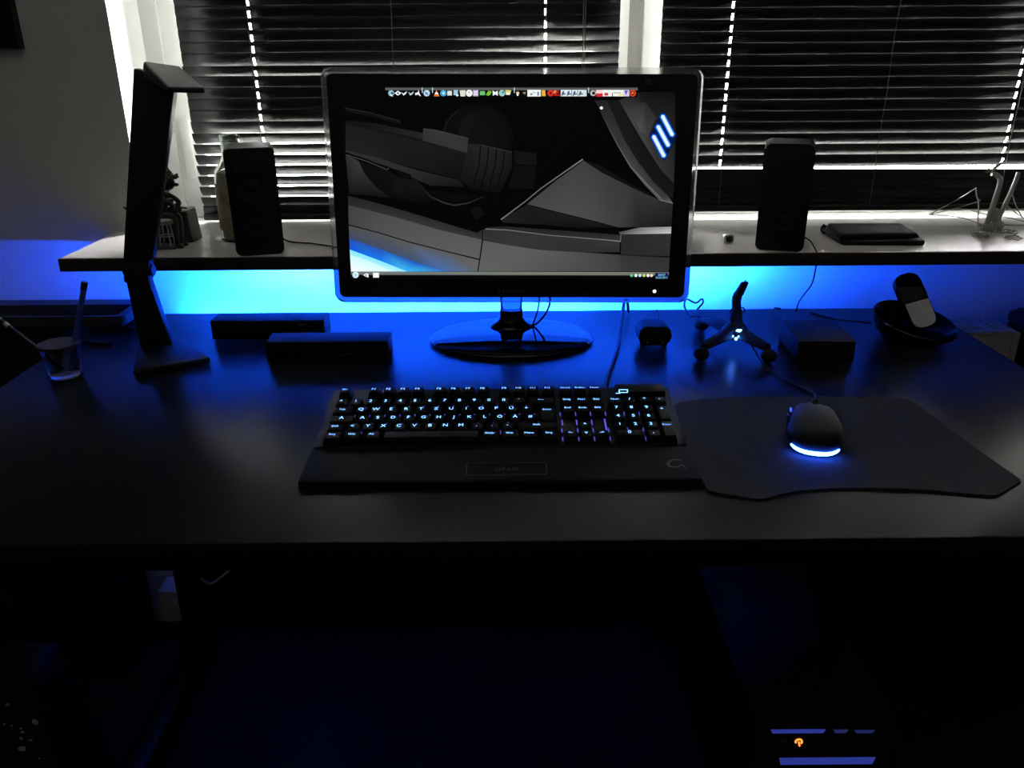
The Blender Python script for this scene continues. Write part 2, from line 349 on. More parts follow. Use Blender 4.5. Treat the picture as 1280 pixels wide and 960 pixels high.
([-2548, 1183, -2084, 1063, -1627, 921, -997, 761, -519, 646, -534, 462, -1067, 462, -1511, 590, -2013, 777, -2553, 970], [78, 78, 78, 84, 84, 84, 90, 90, 90, 92, 92, 92, 96, 96, 96, 100, 100, 100, 70, 110, 170, 60, 84, 120, 64, 76, 104, 60, 74, 100]),
([-2552, 987, -2012, 794, -1511, 607, -1037, 462, -1678, 461, -2105, 632, -2563, 793], [40, 80, 170, 40, 92, 190, 30, 80, 190, 60, 120, 190, 60, 190, 255, 20, 120, 245, 12, 90, 240]),
([-2562, 810, -2105, 641, -1661, 461, -2583, 460], [120, 235, 255, 110, 225, 255, 150, 240, 255, 255, 255, 255]),
([-2567, 725, -2317, 649, -1878, 461, -2583, 460], [200, 250, 255, 200, 255, 255, 215, 255, 255, 255, 255, 255]),
([-2558, 1189, -2086, 1064, -2081, 1078, -2554, 1203], [10, 10, 10]),
([-2086, 1064, -1629, 922, -1624, 936, -2081, 1078], [10, 10, 10]),
([-1629, 922, -998, 762, -995, 776, -1624, 936], [10, 10, 10]),
([-998, 762, -521, 643, -517, 658, -995, 776], [10, 10, 10]),
([-467, 1115, -478, 939, -461, 938, -451, 1114], [16, 16, 16]),
([-478, 939, -519, 652, -502, 649, -461, 938], [16, 16, 16]),
([-519, 652, -551, 463, -534, 461, -502, 649], [16, 16, 16]),
([1706, 1058, 2528, 1059, 2537, 709, 1720, 729], [40, 40, 40, 48, 48, 48, 44, 44, 44, 40, 40, 40]),
([1720, 729, 2538, 687, 2543, 465, 1731, 464], [52, 52, 52, 48, 48, 48, 52, 52, 52, 58, 58, 58]),
([1720, 721, 2538, 679, 2538, 696, 1720, 738], [30, 30, 30]),
([1663, 1083, 1996, 1158, 2525, 1171, 2528, 1063, 1706, 1050], [60, 60, 60, 110, 110, 110, 150, 150, 150, 200, 200, 200, 90, 90, 90]),
([-400, 1156, -64, 1169, 1664, 1045, 1714, 1058, 1711, 949, 1456, 966, 611, 1032, -64, 1107, -417, 1123], [40, 40, 40, 34, 34, 34, 38, 38, 38, 42, 42, 42, 54, 54, 54, 48, 48, 48, 44, 44, 44, 42, 42, 42, 50, 50, 50]),
([-417, 1125, -64, 1109, -63, 1121, -416, 1137], [120, 120, 120, 120, 120, 120, 120, 120, 120, 120, 120, 120]),
([-64, 1109, 610, 1026, 611, 1038, -63, 1121], [120, 120, 120, 110, 110, 110, 110, 110, 110, 120, 120, 120]),
([610, 1026, 1456, 959, 1457, 972, 611, 1038], [110, 110, 110, 120, 120, 120, 120, 120, 120, 110, 110, 110]),
([1456, 959, 1705, 935, 1700, 946, 1457, 972], [120, 120, 120, 150, 150, 150, 150, 150, 150, 120, 120, 120]),
([1705, 935, 1712, 1058, 1700, 1058, 1700, 946], [150, 150, 150, 90, 90, 90, 90, 90, 90, 150, 150, 150]),
([1064, 2182, 1379, 1987, 1842, 1766, 2267, 1583, 2512, 1531, 2532, 1192, 1996, 1167, 1660, 1158, 1194, 1274, 689, 1389, 220, 1504], [62, 62, 62, 60, 60, 60, 54, 54, 54, 46, 46, 46, 40, 40, 40, 24, 24, 24, 34, 34, 34, 62, 62, 62, 74, 74, 74, 74, 74, 74, 66, 66, 66]),
([220, 1504, 689, 1389, 1194, 1274, 1618, 1158, 1029, 1149, 440, 1199, -147, 1231, -164, 1281], [26, 26, 26, 28, 28, 28, 26, 26, 26, 20, 20, 20, 16, 16, 16, 20, 20, 20, 30, 30, 30, 34, 34, 34]),
([1072, 2195, 429, 1750, 438, 1738, 1081, 2184], [130, 130, 130, 110, 110, 110, 110, 110, 110, 130, 130, 130]),
([429, 1750, 207, 1567, 216, 1555, 438, 1738], [110, 110, 110, 110, 110, 110, 110, 110, 110, 110, 110, 110]),
([207, 1567, -177, 1283, -168, 1271, 216, 1555], [110, 110, 110, 130, 130, 130, 130, 130, 130, 110, 110, 110]),
([1069, 2163, 447, 1725, 454, 1715, 1077, 2153], [14, 14, 14]),
([447, 1725, 232, 1541, 240, 1532, 454, 1715], [14, 14, 14]),
([218, 1501, 687, 1386, 690, 1400, 222, 1515], [10, 10, 10]),
([687, 1386, 1192, 1267, 1195, 1281, 690, 1400], [10, 10, 10]),
([1192, 1267, 1637, 1151, 1640, 1165, 1195, 1281], [10, 10, 10]),
([1077, 2182, 1375, 2086, 1840, 1814, 2266, 1604, 1842, 1766, 1379, 1987], [16, 16, 16]),
([1222, 3040, 1328, 2876, 1436, 2683, 1610, 2383, 1807, 2087, 2046, 1827, 2288, 1583, 2512, 1531, 2409, 1645, 2169, 1855, 1906, 2167, 1696, 2474, 1510, 2849, 1414, 3040], [28, 28, 28, 40, 40, 40, 48, 48, 48, 54, 54, 54, 66, 66, 66, 66, 66, 66, 66, 66, 66, 90, 90, 90, 50, 50, 50, 48, 48, 48, 52, 52, 52, 48, 48, 48, 40, 40, 40, 32, 32, 32]),
([1316, 2880, 1429, 2672, 1443, 2679, 1331, 2887], [36, 36, 36, 60, 60, 60, 60, 60, 60, 36, 36, 36]),
([1429, 2672, 1603, 2376, 1617, 2383, 1443, 2679], [60, 60, 60, 84, 84, 84, 84, 84, 84, 60, 60, 60]),
([1603, 2376, 1801, 2074, 1814, 2084, 1617, 2383], [84, 84, 84, 100, 100, 100, 100, 100, 100, 84, 84, 84]),
([1801, 2074, 2041, 1809, 2053, 1820, 1814, 2084], [100, 100, 100, 96, 96, 96, 96, 96, 96, 100, 100, 100]),
([2041, 1809, 2282, 1574, 2294, 1585, 2053, 1820], [96, 96, 96, 90, 90, 90, 90, 90, 90, 96, 96, 96]),
([1803, 2100, 2042, 1843, 2049, 1850, 1810, 2106], [70, 70, 70, 120, 120, 120, 120, 120, 120, 70, 70, 70]),
([2042, 1843, 2304, 1592, 2311, 1599, 2049, 1850], [120, 120, 120, 120, 120, 120, 120, 120, 120, 120, 120, 120]),
([1414, 3040, 1510, 2849, 1696, 2474, 1906, 2167, 2169, 1855, 2409, 1645, 2515, 1604, 2504, 1787, 2262, 2048, 2009, 2403, 1764, 2772, 1591, 3040], [20, 20, 20, 22, 22, 22, 24, 24, 24, 24, 24, 24, 22, 22, 22, 22, 22, 22, 24, 24, 24, 20, 20, 20, 18, 18, 18, 18, 18, 18, 20, 20, 20, 22, 22, 22]),
([1591, 3040, 1764, 2772, 2009, 2403, 2262, 2048, 2502, 1815, 2465, 2560, 2428, 3155, 1899, 3154], [44, 44, 44, 66, 66, 66, 64, 64, 64, 50, 50, 50, 40, 40, 40, 30, 30, 30, 14, 14, 14, 20, 20, 20]),
([1748, 2945, 1986, 3021, 2159, 2792, 2052, 2521, 1926, 2599], [52, 52, 52, 40, 40, 40, 48, 48, 48, 60, 60, 60, 78, 78, 78]),
([2291, 1573, 2511, 1525, 2513, 1537, 2293, 1585], [120, 120, 120]),
([2250, 2900, 2498, 2541, 2470, 2474, 2325, 2159, 2077, 2513, 2090, 2568], [3, 24, 66]),
([2296, 2846, 2232, 2854, 2205, 2800, 2380, 2510, 2445, 2501, 2471, 2556], [6, 62, 175]),
([2235, 2700, 2171, 2707, 2145, 2652, 2328, 2356, 2393, 2349, 2419, 2405], [6, 62, 175]),
([2178, 2556, 2114, 2564, 2087, 2509, 2271, 2202, 2336, 2195, 2363, 2250], [6, 62, 175]),
([2288, 2832, 2241, 2838, 2222, 2798, 2388, 2524, 2435, 2518, 2454, 2558], [60, 150, 255]),
([2227, 2686, 2180, 2691, 2161, 2651, 2336, 2370, 2383, 2365, 2402, 2406], [60, 150, 255]),
([2170, 2542, 2123, 2548, 2104, 2507, 2279, 2217, 2327, 2211, 2346, 2252], [60, 150, 255]),
([2276, 2826, 2246, 2830, 2234, 2805, 2400, 2530, 2430, 2526, 2442, 2552], [235, 250, 255]),
([2215, 2680, 2185, 2683, 2173, 2658, 2348, 2377, 2378, 2374, 2390, 2399], [235, 250, 255]),
([2158, 2536, 2128, 2539, 2116, 2514, 2291, 2223, 2321, 2220, 2334, 2245], [235, 250, 255]),
([-1885, 3213, 1864, 3218, 1866, 3180, -1887, 3176], [70, 72, 74, 70, 72, 74, 100, 104, 104, 100, 104, 104]),
([-1879, 3176, 1858, 3180, 1862, 3082, -1883, 3077], [6, 7, 10]),
([-1342, 3214, -1330, 3214, -1332, 3139, -1344, 3138], [190, 220, 230]),
([-1190, 3214, -1178, 3214, -1180, 3139, -1192, 3139], [190, 220, 230]),
([25, 3216, 37, 3216, 37, 3140, 25, 3140], [190, 220, 230]),
([1128, 3217, 1140, 3217, 1142, 3142, 1130, 3142], [190, 220, 230]),
([-1756, 3134, -1763, 3113, -1780, 3098, -1802, 3092, -1824, 3098, -1840, 3113, -1845, 3134, -1838, 3155, -1821, 3170, -1799, 3176, -1777, 3170, -1761, 3155], [150, 195, 215]),
([-1800, 3147, -1768, 3147, -1769, 3121, -1801, 3121], [20, 60, 110]),
([-1809, 3119, -1771, 3085, -1818, 3096], [245, 250, 250]),
([-1752, 3134, -1699, 3168, -1648, 3134, -1702, 3100], [245, 250, 250]),
([-1720, 3134, -1700, 3149, -1680, 3134, -1701, 3119], [30, 60, 110]),
([-1648, 3149, -1617, 3127, -1567, 3161, -1577, 3131, -1618, 3100], [245, 250, 250]),
([-1548, 3157, -1513, 3127, -1463, 3161, -1477, 3127, -1518, 3100], [190, 215, 225]),
([-1444, 3135, -1404, 3146, -1391, 3180, -1380, 3131, -1358, 3089, -1405, 3116, -1441, 3104], [245, 250, 250]),
([-1224, 3135, -1231, 3112, -1249, 3096, -1274, 3089, -1297, 3095, -1315, 3112, -1320, 3135, -1313, 3157, -1295, 3174, -1271, 3180, -1247, 3174, -1230, 3158], [190, 215, 235]),
([-1304, 3154, -1264, 3142, -1245, 3108, -1289, 3120], [90, 130, 180]),
([-1169, 3090, -1127, 3180, -1081, 3090], [235, 120, 40]),
([-1153, 3120, -1140, 3146, -1112, 3146, -1096, 3120], [245, 250, 250]),
([-976, 3135, -983, 3112, -1001, 3096, -1025, 3090, -1049, 3096, -1066, 3112, -1072, 3135, -1065, 3158, -1047, 3174, -1023, 3180, -999, 3174, -982, 3158], [70, 170, 215]),
([-1004, 3135, -1007, 3126, -1014, 3119, -1024, 3116, -1034, 3119, -1042, 3126, -1044, 3135, -1041, 3145, -1034, 3151, -1024, 3154, -1014, 3152, -1006, 3145], [200, 235, 245]),
([-965, 3167, -897, 3167, -899, 3103, -967, 3103], [225, 225, 230]),
([-871, 3179, -807, 3179, -808, 3107, -873, 3107], [160, 200, 225]),
([-848, 3128, -792, 3105, -825, 3086], [245, 250, 250]),
([-783, 3173, -695, 3177, -712, 3128, -701, 3090, -769, 3090, -760, 3135], [225, 222, 215]),
([-588, 3136, -595, 3111, -614, 3093, -640, 3086, -666, 3093, -685, 3111, -692, 3136, -684, 3160, -665, 3178, -639, 3185, -613, 3178, -594, 3160], [242, 242, 240]),
([-643, 3162, -635, 3162, -636, 3132, -644, 3132], [60, 60, 70]),
([-583, 3179, -503, 3179, -504, 3092, -584, 3092], [190, 175, 215]),
([-571, 3158, -515, 3158, -516, 3143, -572, 3143], [245, 250, 250]),
([-572, 3128, -516, 3128, -516, 3113, -572, 3113], [245, 250, 250]),
([-481, 3164, -405, 3164, -406, 3108, -482, 3107], [110, 195, 120]),
([-392, 3113, -355, 3170, -303, 3159, -328, 3113, -360, 3098], [120, 190, 50]),
([-291, 3174, -255, 3151, -215, 3170, -231, 3136, -215, 3098, -255, 3121, -288, 3098, -275, 3136], [245, 250, 250]),
([-103, 3136, -110, 3114, -127, 3097, -151, 3091, -175, 3097, -193, 3114, -199, 3136, -193, 3159, -175, 3176, -151, 3182, -127, 3176, -110, 3159], [160, 205, 200]),
([-151, 3163, -119, 3163, -119, 3133, -151, 3133], [40, 140, 130]),
([-103, 3182, -15, 3174, -31, 3114, -95, 3117], [225, 210, 110]),
([-89, 3146, -37, 3146, -37, 3112, -89, 3112], [245, 250, 250]),
([105, 3137, 102, 3125, 93, 3117, 81, 3114, 69, 3117, 60, 3125, 57, 3137, 60, 3148, 69, 3156, 81, 3159, 93, 3156, 102, 3148], [230, 200, 160]),
([69, 3129, 93, 3129, 93, 3099, 69, 3099], [245, 250, 250]),
([149, 3148, 201, 3156, 193, 3114, 169, 3129], [150, 130, 110]),
([225, 3184, 425, 3184, 426, 3090, 226, 3089], [238, 244, 246]),
([271, 3131, 299, 3131, 299, 3112, 271, 3112], [60, 80, 90]),
([375, 3156, 395, 3156, 396, 3103, 376, 3103], [70, 90, 110]),
([301, 3150, 349, 3150, 349, 3139, 301, 3139], [150, 180, 190]),
([437, 3179, 489, 3179, 498, 3095, 442, 3095, 466, 3118, 445, 3137], [240, 180, 50]),
([618, 3137, 612, 3115, 594, 3098, 570, 3092, 546, 3098, 528, 3114, 522, 3137, 528, 3160, 545, 3176, 569, 3183, 593, 3177, 611, 3160], [215, 50, 35]),
([590, 3137, 587, 3128, 580, 3121, 570, 3118, 560, 3121, 552, 3128, 550, 3137, 552, 3147, 559, 3154, 569, 3156, 579, 3154, 587, 3147], [130, 20, 16]),
([665, 3152, 662, 3139, 652, 3130, 638, 3126, 624, 3129, 613, 3139, 609, 3152, 613, 3166, 623, 3175, 637, 3179, 651, 3175, 661, 3166], [235, 120, 80]),
([610, 3099, 681, 3183, 715, 3100], [190, 30, 30]),
([666, 3137, 698, 3137, 698, 3115, 666, 3115], [60, 10, 12]),
([721, 3183, 801, 3183, 803, 3092, 723, 3092], [225, 235, 240]),
([731, 3096, 745, 3160, 773, 3172, 766, 3115], [60, 85, 110]),
([798, 3126, 796, 3119, 790, 3113, 782, 3111, 774, 3113, 768, 3119, 766, 3126, 768, 3134, 774, 3139, 782, 3141, 790, 3139, 796, 3134], [110, 140, 165]),
([801, 3183, 881, 3183, 883, 3092, 803, 3092], [225, 235, 240]),
([811, 3096, 825, 3160, 853, 3172, 846, 3115], [60, 85, 110]),
([878, 3126, 876, 3119, 871, 3113, 863, 3111, 855, 3113, 849, 3119, 846, 3126, 848, 3134, 854, 3139, 862, 3141, 870, 3139, 876, 3134], [110, 140, 165]),
([889, 3183, 969, 3183, 971, 3092, 891, 3092], [225, 235, 240]),
([899, 3096, 914, 3160, 941, 3172, 935, 3115], [60, 85, 110]),
([966, 3126, 964, 3119, 959, 3113, 951, 3111, 943, 3113, 937, 3119, 934, 3126, 936, 3134, 942, 3139, 950, 3142, 958, 3139, 964, 3134], [110, 140, 165]),
([977, 3183, 1057, 3183, 1060, 3092, 979, 3092], [225, 235, 240]),
([987, 3096, 1002, 3160, 1029, 3172, 1023, 3115], [60, 85, 110]),
([1055, 3127, 1053, 3119, 1047, 3113, 1039, 3111, 1031, 3113, 1025, 3119, 1023, 3126, 1024, 3134, 1030, 3140, 1038, 3142, 1046, 3140, 1052, 3134], [110, 140, 165]),
([1057, 3183, 1105, 3183, 1108, 3093, 1060, 3092], [205, 225, 235]),
([1247, 3138, 1241, 3117, 1226, 3102, 1204, 3096, 1182, 3102, 1165, 3117, 1158, 3138, 1164, 3159, 1179, 3174, 1201, 3180, 1223, 3174, 1240, 3159], [190, 190, 190]),
([1235, 3138, 1232, 3127, 1223, 3118, 1211, 3115, 1199, 3118, 1190, 3127, 1186, 3138, 1189, 3149, 1198, 3158, 1210, 3161, 1222, 3158, 1231, 3149], [20, 20, 22]),
([1245, 3183, 1349, 3184, 1351, 3131, 1247, 3131], [245, 215, 210]),
([1247, 3134, 1351, 3134, 1352, 3089, 1248, 3089], [210, 40, 50]),
([1345, 3184, 1649, 3184, 1653, 3093, 1348, 3093], [240, 244, 236]),
([1371, 3142, 1427, 3142, 1428, 3104, 1372, 3104], [205, 50, 60]),
([1485, 3142, 1497, 3142, 1499, 3089, 1487, 3089], [60, 70, 70]),
([1511, 3148, 1615, 3148, 1615, 3137, 1511, 3137], [150, 160, 140]),
([1579, 3131, 1660, 3131, 1661, 3101, 1581, 3101], [240, 230, 150]),
([1649, 3184, 1737, 3184, 1741, 3093, 1653, 3093], [215, 210, 240]),
([1666, 3176, 1693, 3108, 1722, 3177], [110, 90, 190]),
([1844, 3139, 1838, 3114, 1820, 3096, 1794, 3090, 1767, 3096, 1747, 3114, 1739, 3139, 1745, 3163, 1764, 3181, 1789, 3188, 1816, 3181, 1835, 3163], [225, 70, 40]),
([1828, 3139, 1824, 3122, 1811, 3109, 1793, 3105, 1775, 3109, 1761, 3122, 1755, 3139, 1760, 3156, 1772, 3168, 1790, 3173, 1808, 3168, 1822, 3156], [120, 24, 12]),
([1764, 3120, 1790, 3169, 1820, 3120, 1792, 3135], [240, 130, 90]),
([1358, 2929, 1352, 2913, 1335, 2906, 1317, 2913, 1310, 2929, 1316, 2945, 1333, 2952, 1350, 2945], [245, 250, 250]),
([-2583, 460, 2535, 456, 2529, 404, -2586, 409], [120, 130, 128, 130, 132, 110, 110, 112, 96, 96, 104, 104]),
([-2586, 409, 2529, 404, 2534, 326, -2590, 331], [5, 6, 9]),
([-2540, 460, -2506, 452, -2508, 417, -2542, 417], [90, 100, 100]),
([-2432, 409, -2440, 383, -2460, 364, -2486, 357, -2511, 364, -2529, 383, -2534, 409, -2526, 435, -2506, 454, -2480, 461, -2455, 454, -2437, 435], [215, 242, 245]),
([-2458, 405, -2462, 392, -2472, 382, -2485, 379, -2497, 382, -2506, 392, -2509, 405, -2505, 417, -2495, 427, -2482, 430, -2469, 427, -2460, 417], [170, 220, 230]),
([-2364, 405, -2315, 435, -2277, 426, -2280, 366, -2322, 383], [245, 250, 250]),
([-2304, 405, -2311, 393, -2324, 393, -2330, 405, -2323, 416, -2310, 416], [90, 90, 90]),
([-2204, 444, -2110, 444, -2113, 366, -2208, 366], [250, 248, 248]),
([1926, 404, 1919, 385, 1901, 378, 1883, 385, 1874, 404, 1881, 422, 1899, 430, 1917, 422], [90, 200, 130]),
([1994, 404, 1988, 386, 1970, 378, 1951, 385, 1943, 404, 1950, 422, 1967, 430, 1986, 422], [245, 250, 250]),
([2059, 404, 2052, 386, 2034, 378, 2016, 386, 2007, 404, 2014, 422, 2032, 430, 2050, 422], [200, 225, 250]),
([2123, 404, 2116, 386, 2098, 378, 2080, 386, 2071, 404, 2078, 422, 2096, 430, 2114, 422], [205, 215, 110]),
([2187, 404, 2180, 386, 2163, 378, 2144, 386, 2136, 404, 2142, 422, 2160, 430, 2179, 422], [250, 235, 240]),
([2243, 404, 2236, 386, 2218, 378, 2200, 386, 2191, 404, 2198, 422, 2216, 430, 2234, 422], [240, 220, 190]),
([2270, 447, 2476, 447, 2481, 361, 2275, 361], [8, 30, 90])]
# ------------------------------------------------------------------ room
XL, XR, YB, YT = -2.3, 2.5, -2.4, 2.55
OX0, OX1, OZ1 = -0.683, 1.30, 2.10     # window opening
bm = new(); box(bm, XL - .1, XR + .1, YB - .1, WALL + .3, -.1, 0); struct(obj('floor', bm, M['floor']))
bm = new(); box(bm, XL - .1, XR + .1, YB - .1, WALL + .3, YT, YT + .1); struct(obj('ceiling', bm, M['ceiling']))
bm = new(); box(bm, XL - .1, XL, YB, WALL, 0, YT); struct(obj('wall_left', bm, M['sidewall']))
bm = new(); box(bm, XR, XR + .1, YB, WALL, 0, YT); struct(obj('wall_right', bm, M['sidewall']))
bm = new(); box(bm, XL, XR, YB - .1, YB, 0, YT); struct(obj('wall_back', bm, M['sidewall']))
bm = new()
W2 = WALL + .26
box(bm, XL, OX0, WALL, W2, 0, YT); box(bm, OX1, XR, WALL, W2, 0, YT)
box(bm, OX0, OX1, WALL, W2, 0, SILL - .022); box(bm, OX0, OX1, WALL, W2, OZ1, YT)
for f in bm.faces:      # the plastered reveal is painted white, the room side is papered
    c = f.calc_center_median()
    if abs(f.normal.y) < .5: f.material_index = 1
w = struct(obj('wall_front', bm, [M['wall'], M['reveal']]))

bm = new(); box(bm, -.699, XR, WALL - .014, WALL - .0002, 0, .20, .003); struct(obj('shade_board_front', bm, M['shadeboard']))  # dark board added to stand in for the shade under the desk
# window frame: two sashes and a middle post
def win(name, x0, x1):
    r = bpy.data.objects.new(name, None); COL.objects.link(r); r.location = (0, 0, 0); struct(r)
    z0, z1 = SILL + .001, OZ1
    s = .052
    b = new(); ringprism(b, [(x0, z0), (x1, z0), (x1, z1), (x0, z1)], [(x0 + s, z0 + .038), (x1 - s, z0 + .038), (x1 - s, z1 - s), (x0 + s, z1 - s)], FRAME, FRAME + .05, 'y')
    obj('window_sash', b, M['frame'], r)
    b = new(); box(b, x0 + s - .008, x1 - s + .008, FRAME + .028, FRAME + .034, z0 + .03, z1 - s + .008); obj('window_pane', b, M['pane'], r)
    return r
w1 = win('window_1', -.650, .2225); w2 = win('window_2', .2515, 1.285)
# a slim hinge cover on the left sash
b = new(); prism(b, rrect(-.6385, -.6205, .965, 1.078, .006), FRAME - .006, FRAME - .0002, 'y', .002); obj('hinge_cover', b, M['frame'], w1)
b = new()
box(b, OX0, -.6505, FRAME - .004, FRAME + .06, SILL + .001, OZ1)
box(b, 1.2855, OX1, FRAME - .004, FRAME + .06, SILL + .001, OZ1)
struct(obj('trim_1', b, M['frame']))
b = new(); box(b, .223, .251, FRAME + .012, FRAME + .06, SILL + .001, OZ1); struct(obj('trim_2', b, M['recess']))  # post coloured darker for the shade in the recess between the sashes

# sill board
sl = bpy.data.objects.new('window_sill', None); COL.objects.link(sl); sl.location = (0, 1.335, SILL)
tag(sl, 'long pale grey window sill with a dark brown front edge', 'window sill')
b = new()
box(b, -.735, 1.36, .004, WALL - 1.335, -.020, 0); box(b, OX0, OX1, WALL - 1.335 + .0005, FRAME + .055 - 1.335, -.020, 0)
obj('sill_board', b, M['sill'], sl)
b = new(); box(b, -.738, 1.363, -.002, .0035, -.0215, -.0003, .0012); obj('front_edge', b, M['silledge'], sl)

# ------------------------------------------------------------------ blinds
BLIND = 1.632
BACK = -1.0
def blind(name, label, x0, x1, ztop, zend, tilt, holes, cords, rail, stack=0, wand=None, seed=1, sag=.008):
    """tilt(z, x) is the angle of a slat from upright; holes are the cord slots the daylight shows through"""
    rnd = random.Random(seed)
    r = thing(name, label, 'blind', (0, BLIND, 0))
    bm = new(); Wd = .0255; pitch = .0196
    xs = sorted(set([x0, x1] + [h + d for h, _ in holes for d in (-.0017, .0017)] + [x0 + (x1 - x0) * k / 10 for k in range(1, 10)]))
    NS = 6
    z = ztop; rows = []
    while z > zend: rows.append((z, None)); z -= pitch
    for k in range(stack): rows.append((zend - .0186 - k * .0185, math.radians(10)))
    for z, fixed in rows:
        j = rnd.uniform(-.018, .018)
        cols = []
        for x in xs:
            a = fixed if fixed is not None else tilt(z, x) + j
            col = []
            for s in range(NS + 1):
                t = s / NS * 2 - 1                         # -1 lower edge .. 1 upper edge
                w = t * Wd / 2; bow = .0034 * (1 - t * t)  # crowned towards the room
                # upper edge leans to the room by a
                y = -math.sin(a) * w - math.cos(a) * bow
                zz = math.cos(a) * w - math.sin(a) * bow
                col.append(bm.verts.new((x, y, z + zz - (sag * (x - x0) if fixed is not None else 0))))
            cols.append(col)
        for i in range(len(xs) - 1):
            mid = (xs[i] + xs[i + 1]) / 2
            hole = [hh for h, hh in holes if abs(mid - h) < .0016]
            for s in range(NS):
                if hole and fixed is None and (1 <= s <= 3): continue
                bm.faces.new([cols[i][s], cols[i + 1][s], cols[i + 1][s + 1], cols[i][s + 1]])
    o = obj('slats', bm, [M['slat'], M['slatback']], r, angle=60, normals=False)
    sm = o.modifiers.new('thickness', 'SOLIDIFY'); sm.thickness = .0005; sm.offset = BACK; sm.use_flip_normals = False; sm.material_offset = 1; sm.use_rim = True
    bm = new(); box(bm, x0, x1, -.013, .013, rail, rail + .012, .004, 3); obj('bottom_rail', bm, M['slat'], r)
    bm = new(); box(bm, x0, x1, -.014, .014, ztop + .018, ztop + .045, .003, 2); obj('head_rail', bm, M['slat'], r)
    for c in cords:
        bm = new(); n = 60; pts = []
        for i in range(n + 1):
            t = i / n; pts.append((c + .0008 * math.sin(t * 40), -.0165, rail + .012 + (ztop - rail) * t))
        tube(bm, pts, .0008, 5, 0)
        tube(bm, [(c + .0004, .0150, rail + .012), (c + .0004, .0150, ztop + .018)], .0008, 5, 0)
        obj('ladder_cord', bm, M['cord'], r)
    if wand:
        for dx in (0, .0038):
            bm = new(); tube(bm, [(wand + dx, -.019, .99), (wand + dx + .001, -.0185, 1.3), (wand + dx, -.017, ztop + .02)], .0009, 6, 6); obj('pull_cord', bm, M['cord'], r)
    return r
rad = math.radians
def tiltL(z, x):
    if z < .921: return rad(10)
    if z < 1.047: return rad(37 + min(3, (1.047 - z) * 40))
    if z < 1.068: return rad(27)
    if 1.160 < z < 1.179: return rad(37)
    if 1.165 < z < 1.232 and x > -.1: return rad(14 + 24 * min(1, max(0, (x + .10) / .16)) * (1 if z < 1.205 else .62))
    return rad(10)
def tiltR(z, x):
    if z < 1.04: return rad(20 + 12 * max(0, x - .5))
    return rad(10)
blind('venetian_blind', 'black venetian blind covering the left window, its lower slats tilted open', -.597, .199, .908 + 52 * .0196, .905, tiltL,
      [(-.4655, 1), (.0655, 1)], [-.4655, -.2095, .0655], .8930, 0, .131, 1)
blind('venetian_blind', 'black venetian blind covering the right window, with one long bright gap near its bottom', .2745, 1.235, .996 + 49 * .0196, .990, tiltR,
      [(.4005, 1), (.939, 1)], [.4005, .692, .939], .902, 4, None, 2)

# picture on the wall, upper left
r = thing('picture_frame', 'black picture frame hanging on the grey wall left of the window', 'picture', (-.985, WALL - .001, 1.405))
b = new(); ringprism(b, [(-.15, -.2), (.15, -.2), (.15, .2), (-.15, .2)], [(-.125, -.175), (.125, -.175), (.125, .175), (-.125, .175)], -.018, 0, 'y'); obj('frame', b, M['blk'], r)
b = new(); box(b, -.125, .125, -.008, -.001, -.175, .175); obj('print', b, M['photo'], r)

# LED strip in a profile under the sill, shining back on the wall
r = thing('led_light_strip', 'blue light strip in a black profile under the window sill', 'light strip', (-.055, 1.425, SILL - .0203))
b = new(); box(b, -.465, .450, 0, .003, -.020, 0); box(b, -.465, .450, .0031, .012, -.020, -.0185); obj('profile', b, M['blk'], r)
b = new(); box(b, -.455, .440, .0031, .0040, -.014, -.006); obj('light_band', b, M['strip'], r)
# ------------------------------------------------------------------ desk
d = thing('desk', 'wide black-brown wooden desk under the window', 'desk', (0.01, 0, 0))
b = new(); box(b, -.768, .775, .7165, 1.508, DESK - .033, DESK, .0025, 2); obj('tabletop', b, M['desk'], d)
for x in (-.665, .665):
    b = new(); box(b, x - .016, x + .016, .84, 1.47, .0, .055, .004); obj('foot', b, M['steel'], d)
    xl = x * .957
    b = new(); box(b, xl - .016, xl + .016, 1.32, 1.37, .0552, DESK - .0732, .004); obj('leg', b, M['steel'], d)
    b = new(); box(b, x - .02, x + .02, .80, 1.46, DESK - .073, DESK - .0332, .003); obj('bracket', b, M['steel'], d)
b = new(); box(b, -.618, .618, 1.335, 1.365, DESK - .13, DESK - .075, .003); obj('crossbeam', b, M['steel'], d)

# light strip stuck to the rear edge of the desk top
b = new(); box(b, -.64, .16, 1.5081, 1.5092, DESK - .028, DESK - .012); rs = obj('rear_light_strip', b, M['socket'], d); rs['label'] = 'white tape of the rear light strip'
b = new(); box(b, -.63, .15, 1.5093, 1.5100, DESK - .024, DESK - .016); obj('light_band', b, M['strip2'], rs)
b = new(); box(b, -.50, .20, 1.5081, 1.5440, DESK - .0325, DESK - .0300); obj('light_shield', b, M['blk'], rs)  # unseen lip added to block the blue light falling below the desk

# ------------------------------------------------------------------ monitor
mo = thing('monitor', 'black glossy widescreen monitor with a clear rim, in the middle of the desk', 'monitor', (0.0, 1.34, DESK))
PM = TR(0.001, 1.29 - 1.34, .8245 - DESK) @ RX(math.radians(-4.0)) @ RY(math.radians(0.5))
